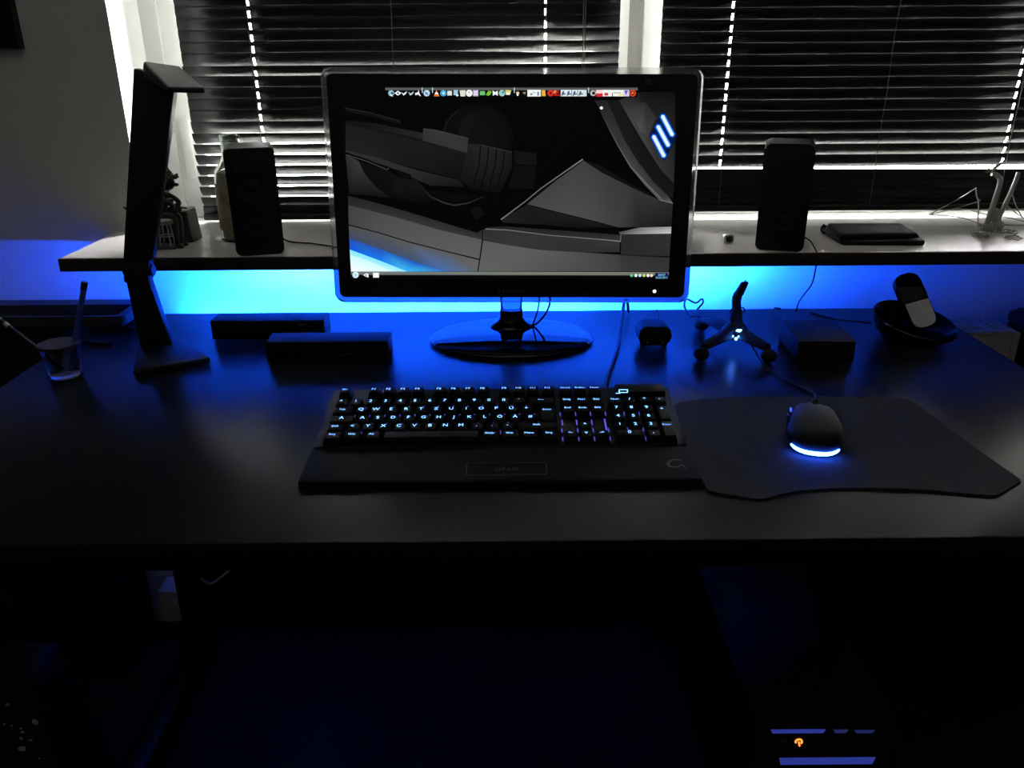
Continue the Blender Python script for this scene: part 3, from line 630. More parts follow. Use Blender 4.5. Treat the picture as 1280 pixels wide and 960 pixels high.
# panel axes: x right, y back, z up.  The panel leans back by four degrees.
def pobj(name, bm, m, parent=mo, angle=38):
    bmesh.ops.transform(bm, matrix=PM, verts=bm.verts[:]); return obj(name, bm, m, parent, angle)
b = new(); prism(b, rrect(-.2755, .2755, .0045, .3405, .009), 0.0, .020, 'y'); prism(b, rrect(-.2755, .2755, .0045, .3405, .009), .0201, .0205, 'y')
prism(b, rrect(-.20, .20, .085, .29, .05), .0205, .05, 'y', .008)
shell = pobj('housing', b, M['gloss'])
b = new(); ringprism(b, rrect(-.2835, .2835, -.004, .3495, .016, 8), rrect(-.2757, .2757, .0043, .3407, .0092, 8), -.001, .017, 'y'); pobj('clear_rim', b, M['clear'])
# lit screen: wallpaper, icon bars and pointer are the picture it shows
bm = new(); art = bm.loops.layers.float_color.new('art')
def face(pts, cols, d):
    f = bm.faces.new([bm.verts.new((x, d, z)) for x, z in pts])
    for l, c in zip(f.loops, cols): l[art] = (*c, 1)
    return f
sx0, sx1, sz0, sz1 = -.2555, .2490, .0345, .3235
g = lin((4 / 255, 4 / 255, 5 / 255))
face([(sx0, sz0), (sx1, sz0), (sx1, sz1), (sx0, sz1)], [g] * 4, -.0006)
for k, (P, h) in enumerate(SCREEN_ART):     # outline in tenths of a millimetre, then red, green, blue of its corners
    pts = [(min(sx1, max(sx0, P[i] * 1e-4)), min(sz1, max(sz0, P[i + 1] * 1e-4))) for i in range(0, len(P), 2)]
    cols = [lin(tuple(v / 255 for v in h[i:i + 3])) for i in range(0, len(h), 3)]
    if len(cols) == 1: cols = cols * len(pts)
    face(pts, cols, -.00065 - k * .000012)
for f in bm.faces:
    if f.normal.y > 0: f.normal_flip()
bmesh.ops.triangulate(bm, faces=[f for f in bm.faces if len(f.verts) > 4])
bmesh.ops.transform(bm, matrix=PM, verts=bm.verts[:])
scr = obj('screen', bm, M['screen'], mo, normals=False)
for v in scr.data.polygons: v.use_smooth = False
clk = M['clock'] = emitmat('clock_digits', (0.35, 0.75, 1.0), 1.0)
def ptext(name, s, size, m, x, z, parent, sp=1.0, d=-.0045):
    return textobj(name, s, size, m, parent, PM @ TR(x, d, z) @ RX(PI / 2), 0, sp)
ptext('clock_time', '20:07', .0052, clk, .2375, .0413, scr, 1.0, -.0040); ptext('clock_date', '25.05.2012', .0042, clk, .2375, .0370, scr, 1.0, -.0040)
ptext('brand_lettering', 'SAMSUNG', .0085, M['faint'], -.0006, .0142, mo, 1.15, -.0012)
b = new(); lathe(b, [(0, 0), (.0024, 0), (.0024, .001), (0, .001)], n=16)
bmesh.ops.transform(b, matrix=TR(.2282, -.0002, .0144) @ RX(PI / 2), verts=b.verts[:]); pobj('power_light', b, M['whiteled'])
for x in (.1170, .1215):
    b = new(); prism(b, rrect(x - .0013, x + .0013, .009, .0116, .0006, 3), -.0006, 0, 'y'); pobj('button_mark', b, M['faint'])
b = new(); prism(b, rrect(.1978, .2066, .3249, .3344, .001, 3), -.0006, 0, 'y'); pobj('sticker', b, M['sticker'])
# stand: glossy oval foot, clear neck
b = new(); prof = [(0, 0), (.134, 0), (.1385, .002), (.1388, .0045), (.136, .007), (.128, .0098), (.112, .0128), (.09, .0155), (.06, .0178), (.03, .019), (0, .0192)]
lathe(b, prof, (0, 0, .0004), 72, 1.0, .735); obj('stand_foot', b, M['gloss'], mo)
b = new(); lathe(b, [(0, 0), (.038, 0), (.034, .005), (.025, .010), (.020, .018), (.0195, .030), (0, .030)], (0, .014, .0185), 40, 1.0, .62); obj('neck_collar', b, M['glosshi'], mo)
b = new(); lathe(b, [(0, 0), (.0185, 0), (.0185, .060), (0, .060)], (0, .014, .0482), 32, 1.0, .62); obj('clear_neck', b, M['glass'], mo)
b = new(); box(b, -.03, .03, -.02, .016, .108, .15, .004); obj('neck_mount', b, M['blk'], mo)
b = new(); tube(b, [(.055, -.018, .090), (.064, -.012, .075), (.060, .002, .05), (.045, .012, .026), (.03, .02, .016)], .0018, 7); obj('power_cable', b, M['blk'], mo)
b = new(); tube(b, [(.036, -.018, .092), (.046, -.01, .078), (.044, .004, .05), (.036, .016, .02)], .0015, 7); obj('video_cable', b, M['blk'], mo)
# ------------------------------------------------------------------ keyboard
kb = thing('keyboard', 'black full-size backlit keyboard with wrist rest, in front of the monitor', 'keyboard', (-.0145, .8225, DESK + .0002))
b = new(); prism(b, [(0, 0), (.0745, 0), (.0745, .0140), (.073, .0155), (.0045, .0112), (.001, .0102), (0, .009)], -.2265, .2265, 'x', .0015, 2); wr = obj('wrist_rest', b, M['rest'], kb)
SL = .135
def ctop(y): return .0165 + (y - .078) * SL
b = new(); prism(b, [(.0755, .0), (.0755, .0135), (.078, .0165), (.2125, ctop(.2125)), (.2145, ctop(.2125) - .002), (.2145, .018), (.2, .010)], -.2245, .2245, 'x', .0012, 2); obj('case', b, M['blk'], kb)
for x in (-.19, .19):
    b = new(); box(b, x - .012, x + .012, .196, .206, 0, .0105); obj('rear_foot', b, M['blk'], kb)
ang = math.atan(SL)
# print on the wrist rest: an outlined plate with lettering and a ring shaped emblem
def resttop(y): return .0112 + (y - .0045) * (.0155 - .0112) / .0685
TA = math.atan((.0155 - .0112) / .0685)
def rtr(x, y): return TR(x, y, resttop(y) + .00035) @ RX(TA)
b = new(); ringprism(b, rrect(-.046, .046, -.0135, .0135, .003), rrect(-.0452, .0452, -.0127, .0127, .0022), 0, .0002); bmesh.ops.transform(b, matrix=rtr(.0075, .025), verts=b.verts[:]); obj('printed_plate', b, M['restlogo'], wr)
textobj('lettering', 'QPAD', .0095, M['restlogo'], wr, rtr(.0075, .0235), 0, 1.1)
b = new()
pts = [(.0085 * math.cos(t) * 1.0, .0085 * math.sin(t), 0) for t in [math.radians(40 + 300 * i / 24) for i in range(25)]]
tube(b, pts + [(.009, -.004, 0), (.0135, -.0105, 0)], lambda t: .0008 + .0011 * math.sin(PI * min(1, t * 1.15)) ** 1.5, 6, 2)
for v in b.verts: v.co.z *= .12; v.co.x += v.co.y * .35
bmesh.ops.transform(b, matrix=rtr(.2025, .034), verts=b.verts[:]); obj('ring_emblem', b, M['restlogo'], wr)
U_ = .01905
X0 = -22.5 * U_ / 2
ROWY = {0: .0865, 1: .1055, 2: .1245, 3: .1435, 4: .1625, 5: .1925}
KH = {0: .0108, 1: .0102, 2: .0102, 3: .0108, 4: .0116, 5: .0116}
keymesh = {}
def keycap(w, row, hrows=1):
    k = (w, row, hrows)
    if k in keymesh: return keymesh[k]
    bm = new(); W = w * U_ / 2 - .0005; Dp = U_ * hrows / 2 - .0005; h = KH[row]
    tw, t0, t1 = W - .0026, -Dp + .0030, Dp - .0015
    hexa(bm, [(-W, -Dp, 0), (W, -Dp, 0), (W, Dp, 0), (-W, Dp, 0), (-tw, t0, h), (tw, t0, h), (tw, t1, h - .0004), (-tw, t1, h - .0004)], .0008, 2)
    bmesh.ops.recalc_face_normals(bm, faces=bm.faces[:])
    for f in bm.faces: f.smooth = True
    for e in bm.edges:
        if len(e.link_faces) == 2: e.smooth = e.calc_face_angle(0) < rad(50)
    me = bpy.data.meshes.new('key'); bm.to_mesh(me); bm.free(); me.materials.append(M['key']); keymesh[k] = me
    return me
legcache = {}
def key(x, row, w, leg, hrows=1):
    me = keycap(w, row, hrows)
    o = bpy.data.objects.new('key', me); COL.objects.link(o); o.parent = kb
    cx = X0 + (x + w / 2) * U_; cy = ROWY[row] + (hrows - 1) * U_ / 2
    o.location = (cx, cy, ctop(cy) + .0002); o.rotation_euler = (ang, 0, 0)
    if leg:
        sz = .0088 if len(leg) == 1 else (.0066 if len(leg) < 3 else .0052)
        if leg not in legcache:
            m = textmesh(leg, sz, 0); m.name = 'legend'; m.materials.clear(); m.materials.append(M['legend'])
            m.transform(TR(0, 0, 0)); legcache[leg] = m
        l = bpy.data.objects.new('legend', legcache[leg]); COL.objects.link(l); l.parent = o
        l.location = (-.001, .0022 + (hrows - 1) * U_ * .35, KH[row] - .0001); l.rotation_euler = (rad(-1.5), 0, 0)
# German layout
for x, t in zip([0, 2, 3, 4, 5, 6.5, 7.5, 8.5, 9.5, 11, 12, 13, 14, 15.25, 16.25, 17.25], ['Esc', 'F1', 'F2', 'F3', 'F4', 'F5', 'F6', 'F7', 'F8', 'F9', 'F10', 'F11', 'F12', 'Druck', 'Rollen', 'Pause']): key(x, 5, 1, t)
for x, t in enumerate('^1234567890\u00df\u00b4'): key(x, 4, 1, t)
key(13, 4, 2, '<---')
key(0, 3, 1.5, 'Tab')
for x, t in enumerate('QWERTZUIOP\u00dc+'): key(1.5 + x, 3, 1, t)
key(13.75, 2, 1.25, 'Enter', 2)
key(0, 2, 1.75, 'A')
for x, t in enumerate('ASDFGHJKL\u00d6\u00c4#'): key(1.75 + x, 2, 1, t)
key(0, 1, 1.25, 'Shift')
for x, t in enumerate('<YXCVBNM,.-'): key(1.25 + x, 1, 1, t)
key(12.25, 1, 2.75, 'Shift')
for x, w, t in ((0, 1.25, 'Strg'), (1.25, 1.25, 'Win'), (2.5, 1.25, 'Alt'), (3.75, 6.25, None), (10, 1.25, 'AltGr'), (11.25, 1.25, 'Win'), (12.5, 1.25, 'Menu'), (13.75, 1.25, 'Strg')): key(x, 0, w, t)
for row, ts in ((4, ('Einfg', 'Pos1', 'Bild')), (3, ('Entf', 'Ende', 'Bild'))):
    for i, t in enumerate(ts): key(15.25 + i, row, 1, t)
key(16.25, 1, 1, '^')
for i, t in enumerate(('<-', 'v', '->')): key(15.25 + i, 0, 1, t)
for i, t in enumerate(('Num', '/', '*', '-')): key(18.5 + i, 4, 1, t)
for row, ts in ((3, '789'), (2, '456'), (1, '123')):
    for i, t in enumerate(ts): key(18.5 + i, row, 1, t)
key(21.5, 2, 1, '+', 2); key(21.5, 0, 1, 'Enter', 2); key(18.5, 0, 2, '0'); key(20.5, 0, 1, ',')
# light seeping up between the keys
b = new(); rk = random.Random(3)
def leak(xu, y, ln, w=.0012):
    x = X0 + xu * U_; z = ctop(y) + .0006
    vs = [b.verts.new(p) for p in ((x - w / 2, y - ln / 2, z - ln / 2 * SL), (x + w / 2, y - ln / 2, z - ln / 2 * SL), (x + w / 2, y + ln / 2, z + ln / 2 * SL), (x - w / 2, y + ln / 2, z + ln / 2 * SL))]
    b.faces.new(vs)
for i in range(1, 14):
    leak(i, ROWY[4] + .002, .009); leak(i + .5, ROWY[3], .010); leak(i + .75, ROWY[2], .008, .0008); leak(i + .25, ROWY[1], .008, .0008)
leak(18.12, (ROWY[0] + ROWY[3]) / 2, .062, .0022)
for xx in (15.22, 16.25, 17.25, 18.25, 19.5, 20.5):
    for rr in (0, 1, 3): leak(xx, ROWY[rr] + .003, .009)
for xx in (15.3, 16.25, 17.25): leak(xx, ROWY[2] + .002, .012, .0016)
for v in b.verts: v.co.x += 0
obj('backlight_seams', b, M['leak'], kb)
b = new()
ringprism(b, [(-.0062, -.0042), (.0058, -.0042), (.0072, .0042), (-.0048, .0042)], [(-.0048, -.0030), (.0048, -.0030), (.0058, .0030), (-.0038, .0030)], 0, .0003)
box(b, -.010, -.004, -.0062, -.0050, 0, .0003)
bmesh.ops.transform(b, matrix=TR(.1595, .1825, ctop(.1825) + .0118) @ RX(ang), verts=b.verts[:])
lamp = new(); box(lamp, -.015, .05, -.0085, .0115, 0, .0112, .0015); bmesh.ops.transform(lamp, matrix=TR(.1655, .1925, ctop(.1925) + .0002) @ RX(ang), verts=lamp.verts[:]); ip = obj('indicator_panel', lamp, M['blk'], kb)
obj('lit_symbol', b, M['legend'], ip)
b = new(); tube(b, [(.132, .213, .028), (.1395, .235, .0145), (.148, .285, .0042), (.160, .345, .0042), (.181, .43, .0042), (.1985, .52, .006), (.213, .60, .024), (.221, .637, .033), (.228, .652, .024), (.232, .662, .0035)], .0028, 8); obj('cable', b, M['blk'], kb)

# ------------------------------------------------------------------ mouse pad and mouse
pp = [(.2185, 1.048), (.232, 1.0585), (.262, 1.069), (.30, 1.0745), (.36, 1.0765), (.44, 1.0755), (.51, 1.071), (.5455, 1.066), (.553, 1.060), (.556, 1.040), (.559, .990), (.563, .935), (.570, .870), (.5745, .832), (.573, .827), (.532, .7975), (.526, .7950),
      (.500, .7995), (.465, .808), (.425, .8125), (.38, .8145), (.345, .8135), (.315, .809), (.292, .801), (.277, .7935), (.2685, .7915), (.262, .7925), (.220, .809), (.216, .8135), (.2155, .84), (.2155, .90), (.216, .98)]
r = thing('mouse_pad', 'large dark grey mouse pad with cut corners on the right of the desk', 'mouse pad', (.39, .93, DESK))
b = new(); prism(b, [(x - .39, y - .93) for x, y in pp[::-1]], .0002, .0030, 'z'); obj('pad', b, M['padcloth'], r)
ms = thing('mouse', 'black computer mouse with a glowing blue band at its rear, on the mouse pad', 'mouse', (.378, .945, DESK + .0032), rad(-17))
def outline(t):     # seen from above, the tail points to the viewer (negative y)
    c, s = math.cos(t), math.sin(t)
    e = 2 / 2.6
    x = .0325 * math.copysign(abs(c) ** e, c); y = .062 * math.copysign(abs(s) ** e, s)
    x *= 1.0 + .15 * (-y / .062) - .10 * math.exp(-((y - .012) / .022) ** 2)
    return x, y
b = new(); n = 48; levels = [(.90, .0, 0), (.97, .004, 0), (1.0, .010, 0), (.985, .018, .1), (.93, .026, .45), (.80, .0325, .8), (.58, .0365, .95), (.30, .0385, 1.0)]
rings = []
for s, h, dome in levels:
    ring = []
    for k in range(n):
        x, y = outline(2 * PI * k / n)
        hh = h * (1 - dome * .42 * max(0, (y * s) / .062) ** 1.6)
        ring.append(b.verts.new((x * s, y * s, hh)))
    rings.append(ring)
for a, c in zip(rings, rings[1:]):
    for k in range(n): b.faces.new([a[k], a[(k + 1) % n], c[(k + 1) % n], c[k]])
b.faces.new(rings[0][::-1]); top = b.verts.new((0, 0, .039)); 
for k in range(n): b.faces.new([rings[-1][k], rings[-1][(k + 1) % n], top])
obj('body', b, M['blkmatte'], ms)
b = new(); pts = []
for k in range(25):
    t = rad(226 + 88 * k / 24); x, y = outline(t); pts.append((x * 1.008, y * 1.008, .0068 + .0026 * (abs(k - 12) / 12) ** 2))
tube(b, pts, lambda t: .0006 + .0019 * math.sin(PI * min(1, max(0, t))) ** .45, 8, 2); obj('light_band', b, M['mouseled'], ms)
b = new(); lathe(b, [(0, -.0035), (.0085, -.0035), (.0095, -.002), (.0095, .002), (.0085, .0035), (0, .0035)], n=24)
bmesh.ops.transform(b, matrix=TR(0, .036, .0275) @ RY(PI / 2), verts=b.verts[:]); obj('scroll_wheel', b, M['blk'], ms)
for sx in (-1, 1):
    b = new(); hexa(b, [(sx * .0012, .012, .030), (sx * .019, .012, .027), (sx * .018, .052, .0165), (sx * .0012, .055, .020), (sx * .0012, .012, .0375), (sx * .0165, .012, .034), (sx * .0155, .050, .023), (sx * .0012, .053, .026)], .002, 2); obj('button', b, M['blkmatte'], ms)
b = new()
for y, z in ((.040, .0165), (.048, .0145), (.054, .012)): box(b, -.0285, -.0265, y - .0022, y + .0022, z - .0015, z + .0015)
obj('indicator_light', b, M['blueled'], ms)
b = new(); box(b, -.0335, -.0305, -.012, .018, .014, .022, .0014); obj('thumb_button', b, M['gloss'], ms)
# the cord runs back to the bungee arm (points in the room, turned into the mouse's own frame)
inv = (TR(*ms.location) @ RZ(ms.rotation_euler.z)).inverted()
cp = [(.3965, 1.006, .754), (.402, 1.020, .748), (.4125, 1.045, .7455), (.425, 1.072, .7425), (.4285, 1.090, .7425), (.419, 1.112, .7425), (.4005, 1.15, .7425), (.390, 1.20, .744), (.386, 1.243, .751), (.3795, 1.262, .766), (.3705, 1.272, .785), (.3665, 1.283, .805), (.371, 1.296, .826), (.3765, 1.304, .8445), (.380, 1.312, .848)]
b = new(); tube(b, [inv @ Vector(p) for p in cp], .0013, 7, 6); obj('cable', b, M['blk'], ms)

# ------------------------------------------------------------------ mouse bungee with hub
bg = thing('mouse_bungee', 'black three-legged cable holder with ball feet and blue lights, right of the monitor', 'cable holder', (.3665, 1.298, DESK))
b = new(); lathe(b, [(0, .016), (.017, .016), (.0215, .019), (.0225, .025), (.020, .032), (.0145, .0385), (.012, .042), (0, .042)], n=36); obj('hub', b, M['blkmatte'], bg)
feet = [(-.067, -.064), (.036, -.075), (-.035, .085)]
for i, (x, y) in enumerate(feet):
    L_ = math.hypot(x, y); dx, dy = x / L_, y / L_
    def P(t, z): return (x * t, y * t, z)
    e0, e1 = .016 / L_, 1 - .004 / L_
    nx, ny = -dy, dx; bm = new()
    w0, w1 = .0105, .0088
    hexa(bm, [(dx * .012 - nx * w0, dy * .012 - ny * w0, .019), (dx * .012 + nx * w0, dy * .012 + ny * w0, .019), (x * e1 + nx * w1, y * e1 + ny * w1, .0175), (x * e1 - nx * w1, y * e1 - ny * w1, .0175),
              (dx * .012 - nx * w0 * .8, dy * .012 - ny * w0 * .8, .036), (dx * .012 + nx * w0 * .8, dy * .012 + ny * w0 * .8, .036), (x * e1 + nx * w1 * .7, y * e1 + ny * w1 * .7, .0275), (x * e1 - nx * w1 * .7, y * e1 - ny * w1 * .7, .0275)], .003, 3)
    lg = obj('leg', bm, M['blkmatte'], bg)
    bm = new(); ball(bm, (x, y, .0105), .0125, 1, 1, .84); obj('ball_foot', bm, M['blkmatte'], lg)
b = new(); lathe(b, [(0, .042), (.0115, .042), (.0095, .052), (.0085, .062), (.0075, .0635), (0, .0635)], n=24); obj('neck_base', b, M['blkmatte'], bg)
b = new(); tube(b, [(0, 0, .063), (-.0015, 0, .072), (-.0022, 0, .082), (0, 0, .090)], lambda t: .0072 + .0008 * math.cos(t * 60), 14, 10); nk = obj('flexible_neck', b, M['blk'], bg)
b = new(); hexa(b, [(-.0075, -.007, .086), (.0065, -.007, .088), (.0065, .007, .088), (-.0075, .007, .086), (.0035, -.005, .1085), (.0145, -.005, .1095), (.0145, .005, .1095), (.0035, .005, .1085)], .002, 2); obj('cable_clip', b, M['blkmatte'], bg)
b = new(); tube(b, [(-.008, -.002, .066), (-.012, -.006, .060), (-.009, -.010, .057), (.006, -.011, .060), (.011, -.006, .064), (.008, 0, .067)], .0012, 6); obj('spring_wire', b, M['steel'], bg)
b = new()
for k, a in enumerate((-128, -112, -98, -88, -76, -62, -46)):
    t = rad(a); ball(b, (.0226 * math.cos(t), .0226 * math.sin(t), .0205 + (.004 if k % 2 else 0)), .0016 if k not in (2, 4) else .0024, u=8, v=6)
ball(b, (.002, -.0200, .0335), .0038, 1.5, 1, .5, 10, 6)
obj('port_lights', b, M['hubled'], bg)
b = new(); tube(b, [(-.036, .088, .023), (-.043, .105, .020), (-.047, .13, .012), (-.052, .155, .022), (-.045, .175, .030), (-.030, .165, .026), (-.018, .172, .031), (-.012, .185, .020), (-.018, .20, .003)], .0017, 7); obj('cable', b, M['blk'], bg)
# ------------------------------------------------------------------ speakers on the sill
def speaker(label, x, rz, cable):
    r = thing('speaker', label, 'speaker', (x, 1.392, SILL + .0003), rz, 'pair of desktop speakers')
    b = new(); prism(b, rrect(-.0385, .0385, .0, .170, .0085), -.045, .045, 'y', .004, 3)
    for v in b.verts: v.co.x *= 1.0 + (v.co.z - .085) * .15
    obj('cabinet', b, M['blkmatte'], r)
    b = new(); prism(b, rrect(-.0345, .0345, .008, .163, .007), -.0475, -.0452, 'y', .001, 2)
    for v in b.verts: v.co.x *= 1.0 + (v.co.z - .085) * .15
    g = obj('grille', b, M['blk'], r)
    for z, R in ((.110, .027), (.052, .020)):
        b = new(); lathe(b, [(R, 0), (R + .0022, .0006), (R + .0024, .0018), (R - .001, .0022), (R * .75, -.0008), (R * .4, -.0018), (R * .38, .002), (R * .2, .004), (0, .0045)], n=36)
        bmesh.ops.transform(b, matrix=TR(0, -.0476, z) @ RX(PI / 2), verts=b.verts[:]); obj('driver', b, M['blkmatte'], r)
    b = new(); tube(b, cable, .0012, 6); obj('cable', b, M['blk'], r)
    return r
speaker('black desktop speaker on the window sill in front of the glass bottle', -.4235, rad(16.5),
        [(.034, .040, .012), (.05, .030, .003), (.085, .012, .0015), (.115, -.02, .0015), (.15, -.045, .0015), (.19, -.02, .0015), (.24, .0, .0015)])
speaker('black desktop speaker on the window sill beside the folded wallet', .4535, rad(-17.5),
        [(.034, .020, .014), (.048, .004, .010), (.056, -.025, .004), (.059, -.050, .002), (.060, -.0612, -.001), (.060, -.064, -.02), (.058, -.050, -.05), (.050, .02, -.09), (.046, .09, -.125), (.045, .10, -.143)])

# ------------------------------------------------------------------ bottle behind the left speaker
r = thing('bottle', 'slim glass bottle with a cream coloured label behind the left speaker', 'bottle', (-.4800, 1.475, SILL + .0003))
prof = [(0, 0), (.031, 0), (.0335, .003), (.0335, .106), (.031, .120), (.022, .134), (.0162, .144), (.0155, .168), (.0178, .170), (.0178, .1785), (.0155, .1795), (.0128, .178), (.0128, .142), (.019, .132), (.028, .119), (.0305, .104), (.0305, .005), (0, .004)]
b = new(); lathe(b, prof, n=36); obj('glass_body', b, M['glass'], r)
b = new(); lathe(b, [(0, .0046), (.0302, .0052), (.0302, .103), (.0278, .1175), (0, .119)], n=32); obj('filling', b, M['cream'], r)
b = new(); lathe(b, [(.0338, .020), (.03395, .020), (.03395, .100), (.0338, .100)], n=40); obj('label', b, M['paperlabel'], r)

# ------------------------------------------------------------------ scrap metal figure at its little piano
r = thing('metal_figure', 'dark metal figure seated at a small table on the sill, behind the desk lamp', 'figurine', (-.598, 1.435, SILL + .0003))
b = new(); prism(b, [(-.045, -.045), (.030, -.040), (.038, -.005), (-.045, -.005)], 0, .0035, 'z', .001); obj('base_plate', b, M['figgrey'], r)
b = new()      # body of welded bolts and nuts, one continuous figure
tube(b, [(-.006, -.022, .055), (-.008, -.020, .072), (-.004, -.020, .090), (.002, -.020, .098)], lambda t: .013 - .004 * abs(t - .45), 8, 5)
for s in (-1, 1):
    tube(b, [(-.004, -.020 + s * .012, .090), (.010, -.020 + s * .017, .080), (.018, -.020 + s * .014, .072), (.010, -.020 + s * .010, .064), (.022, -.018 + s * .008, .061)], .0042, 7, 4)
    tube(b, [(-.006, -.022 + s * .008, .056), (.012, -.022 + s * .010, .054), (.018, -.022 + s * .010, .046), (.016, -.022 + s * .010, .020), (.016, -.022 + s * .010, .0045), (.024, -.022 + s * .010, .0045)], .0044, 7, 4)
ball(b, (.008, -.020, .108), .0135, 1.05, .9, .95, 14, 9); ball(b, (.022, -.020, .105), .004, 1.6, .8, .8, 8, 6)
lathe(b, [(0, -.004), (.010, -.004), (.011, 0), (.010, .004), (0, .004)], (.004, -.020, .078), 6)
obj('body', b, M['darkmetal'], r)
b = new(); rk = random.Random(5)
for k in range(34):
    a = rk.uniform(0, 2 * PI); e = rk.uniform(.1, 1.2); d_ = Vector((math.cos(a) * math.cos(e), math.sin(a) * math.cos(e), math.sin(e)))
    p = Vector((.007, -.020, .110)); tube(b, [p + d_ * .008, p + d_ * .014 + Vector((rk.uniform(-.003, .003), 0, .001)), p + d_ * rk.uniform(.017, .024)], .0020, 5, 2)
obj('hair', b, M['darkmetal'], r)
b = new()
lathe(b, [(0, 0), (.0135, 0), (.0145, .002), (.0145, .006), (0, .007)], (-.006, -.022, .040), 14)
for k in range(4):
    a = PI / 4 + k * PI / 2; tube(b, [(-.006 + .009 * math.cos(a), -.022 + .009 * math.sin(a), .041), (-.006 + .013 * math.cos(a), -.022 + .013 * math.sin(a), .0036)], .0014, 6, 0)
tube(b, [(-.006 + .011 * math.cos(2 * PI * i / 12), -.022 + .011 * math.sin(2 * PI * i / 12), .020) for i in range(13)], .0012, 5, 1)
obj('stool', b, M['greywire'], r)
for c in ('body', 'hair', 'stool'):
    for o in r.children:
        if o.name.startswith(c): o.location.x += .016
b = new(); hexa(b, [(-.006, .0, .0002), (.060, .012, .0002), (.063, .052, .0002), (-.006, .045, .0002), (-.002, .003, .054), (.056, .013, .054), (.059, .050, .054), (-.002, .043, .054)], .001); tb = obj('table', b, M['figgrey'], r); tb.location.x = -.019
b = new(); hexa(b, [(.019, .002, .0542), (.057, .012, .0542), (.058, .051, .0542), (.019, .045, .0542), (.019, .002, .057), (.057, .012, .057), (.058, .051, .057), (.019, .045, .057)], .0006); obj('pale_top', b, M['whitepaper'], tb)
b = new(); tube(b, [(.026, .012, .0575), (.034, .018, .0635), (.046, .022, .060), (.054, .024, .0575)], .0016, 6); obj('sheet_curl', b, M['figgrey'], tb)
b = new(); tube(b, [(-.040, -.030, .0035), (-.044, -.028, .03), (-.041, -.026, .05)], .0022, 6, 4)
for z, s in ((.046, 1), (.056, -1), (.062, .6), (.052, -.3)):
    hexa(b, [(-.041, -.028, z), (-.041 + .003, -.026, z), (-.041 + .014 * s, -.020, z + .010), (-.041 + .012 * s, -.020, z + .012), (-.041, -.028, z + .002), (-.041 + .003, -.026, z + .002), (-.041 + .014 * s, -.020, z + .0118), (-.041 + .012 * s, -.020, z + .0138)])
obj('leaf_ornament', b, M['darkmetal'], r)

# ------------------------------------------------------------------ small things on the right of the sill
r = thing('keyring_pendant', 'tiny shiny metal pendant lying on the sill left of the right speaker', 'pendant', (.371, 1.412, SILL + .0002), rad(8))
b = new(); prism(b, rrect(-.0085, .0085, .0, .0155, .004), -.006, .006, 'y', .0015, 2); obj('body', b, M['silver'], r)
b = new(); prism(b, rrect(-.0055, .0055, .003, .0125, .003), -.0068, -.0062, 'y'); obj('dark_inlay', b, M['darkmetal'], r)
r = thing('wallet', 'folded black leather wallet on the right part of the window sill', 'wallet', (.628, 1.42, SILL + .0002), rad(-4))
b = new(); hexa(b, [(-.068, -.040, 0), (.068, -.038, 0), (.072, .045, 0), (-.074, .048, 0), (-.066, -.038, .0085), (.070, -.036, .009), (.072, .044, .0105), (-.074, .046, .0095)], .0035, 3); obj('lower_half', b, M['leather'], r)
b = new(); hexa(b, [(-.070, -.034, .0098), (.064, -.026, .0108), (.067, .045, .0112), (-.074, .046, .0104), (-.068, -.032, .018), (.060, -.022, .0185), (.052, .042, .023), (-.070, .044, .022)], .0035, 3); obj('upper_half', b, M['leather'], r)
b = new(); tube(b, [(-.073, .044, .005), (-.0785, .044, .0105), (-.0745, .044, .018)], .004, 8, 4); tube(b, [(-.0680, -.034, .0045), (-.0725, .0, .0105), (-.0775, .044, .0105)], .0035, 8, 3); obj('fold', b, M['leather'], r)

r = thing('wire_sculpture', 'silver wire sculpture with two bent posts at the right end of the sill', 'sculpture', (.842, 1.49, SILL + .0002))
b = new(); tube(b, [(.012, 0, .006), (.015, 0, .03), (.019, 0, .065), (.021, 0, .088), (.014, 0, .0985), (.003, 0, .1015)], lambda t: .0052 - .0012 * t, 10); obj('post', b, M['greywire'], r)
b = new(); tube(b, [(.032, .004, .006), (.036, .004, .03), (.044, .004, .060), (.050, .004, .088), (.052, .004, .103)], lambda t: .0044 - .0008 * t, 10); obj('post', b, M['greywire'], r)
b = new(); ball(b, (.026, .002, .028), .010, .8, .8, 1.3, 10, 7); ball(b, (.030, -.004, .012), .011, 1.1, .8, .9, 10, 7); obj('joint', b, M['greywire'], r)
b = new()
A = (-.044, .10, .012); tube(b, [A, (-.020, .05, .050), (-.008, .02, .0745)], .0011, 5, 3)
tube(b, [(-.009, .02, .073), (-.004, .02, .058), (.001, .02, .048), (.002, .01, .010)], .0012, 5, 3)
tube(b, [A, (-.02, .06, .030), (-.003, .02, .049), (.004, .02, .053)], .0009, 5, 3); tube(b, [A, (-.01, .06, .030), (.010, .0, .030)], .0009, 5, 3); tube(b, [A, (-.01, .05, .016), (.012, .0, .010)], .0009, 5, 3)
tube(b, [(.047, .004, .070), (.060, .004, .045), (.078, .004, .022)], .0011, 5, 3); tube(b, [(.040, .004, .048), (.06, .004, .034), (.085, .01, .020)], .0009, 5, 3); tube(b, [(.036, .004, .026), (.06, .004, .022), (.10, .01, .012)], .0009, 5, 3); tube(b, [(.034, .004, .012), (.07, .004, .010), (.12, .01, .008)], .0009, 5, 3)
obj('rigging', b, M['greywire'], r)
b = new(); rk = random.Random(11)
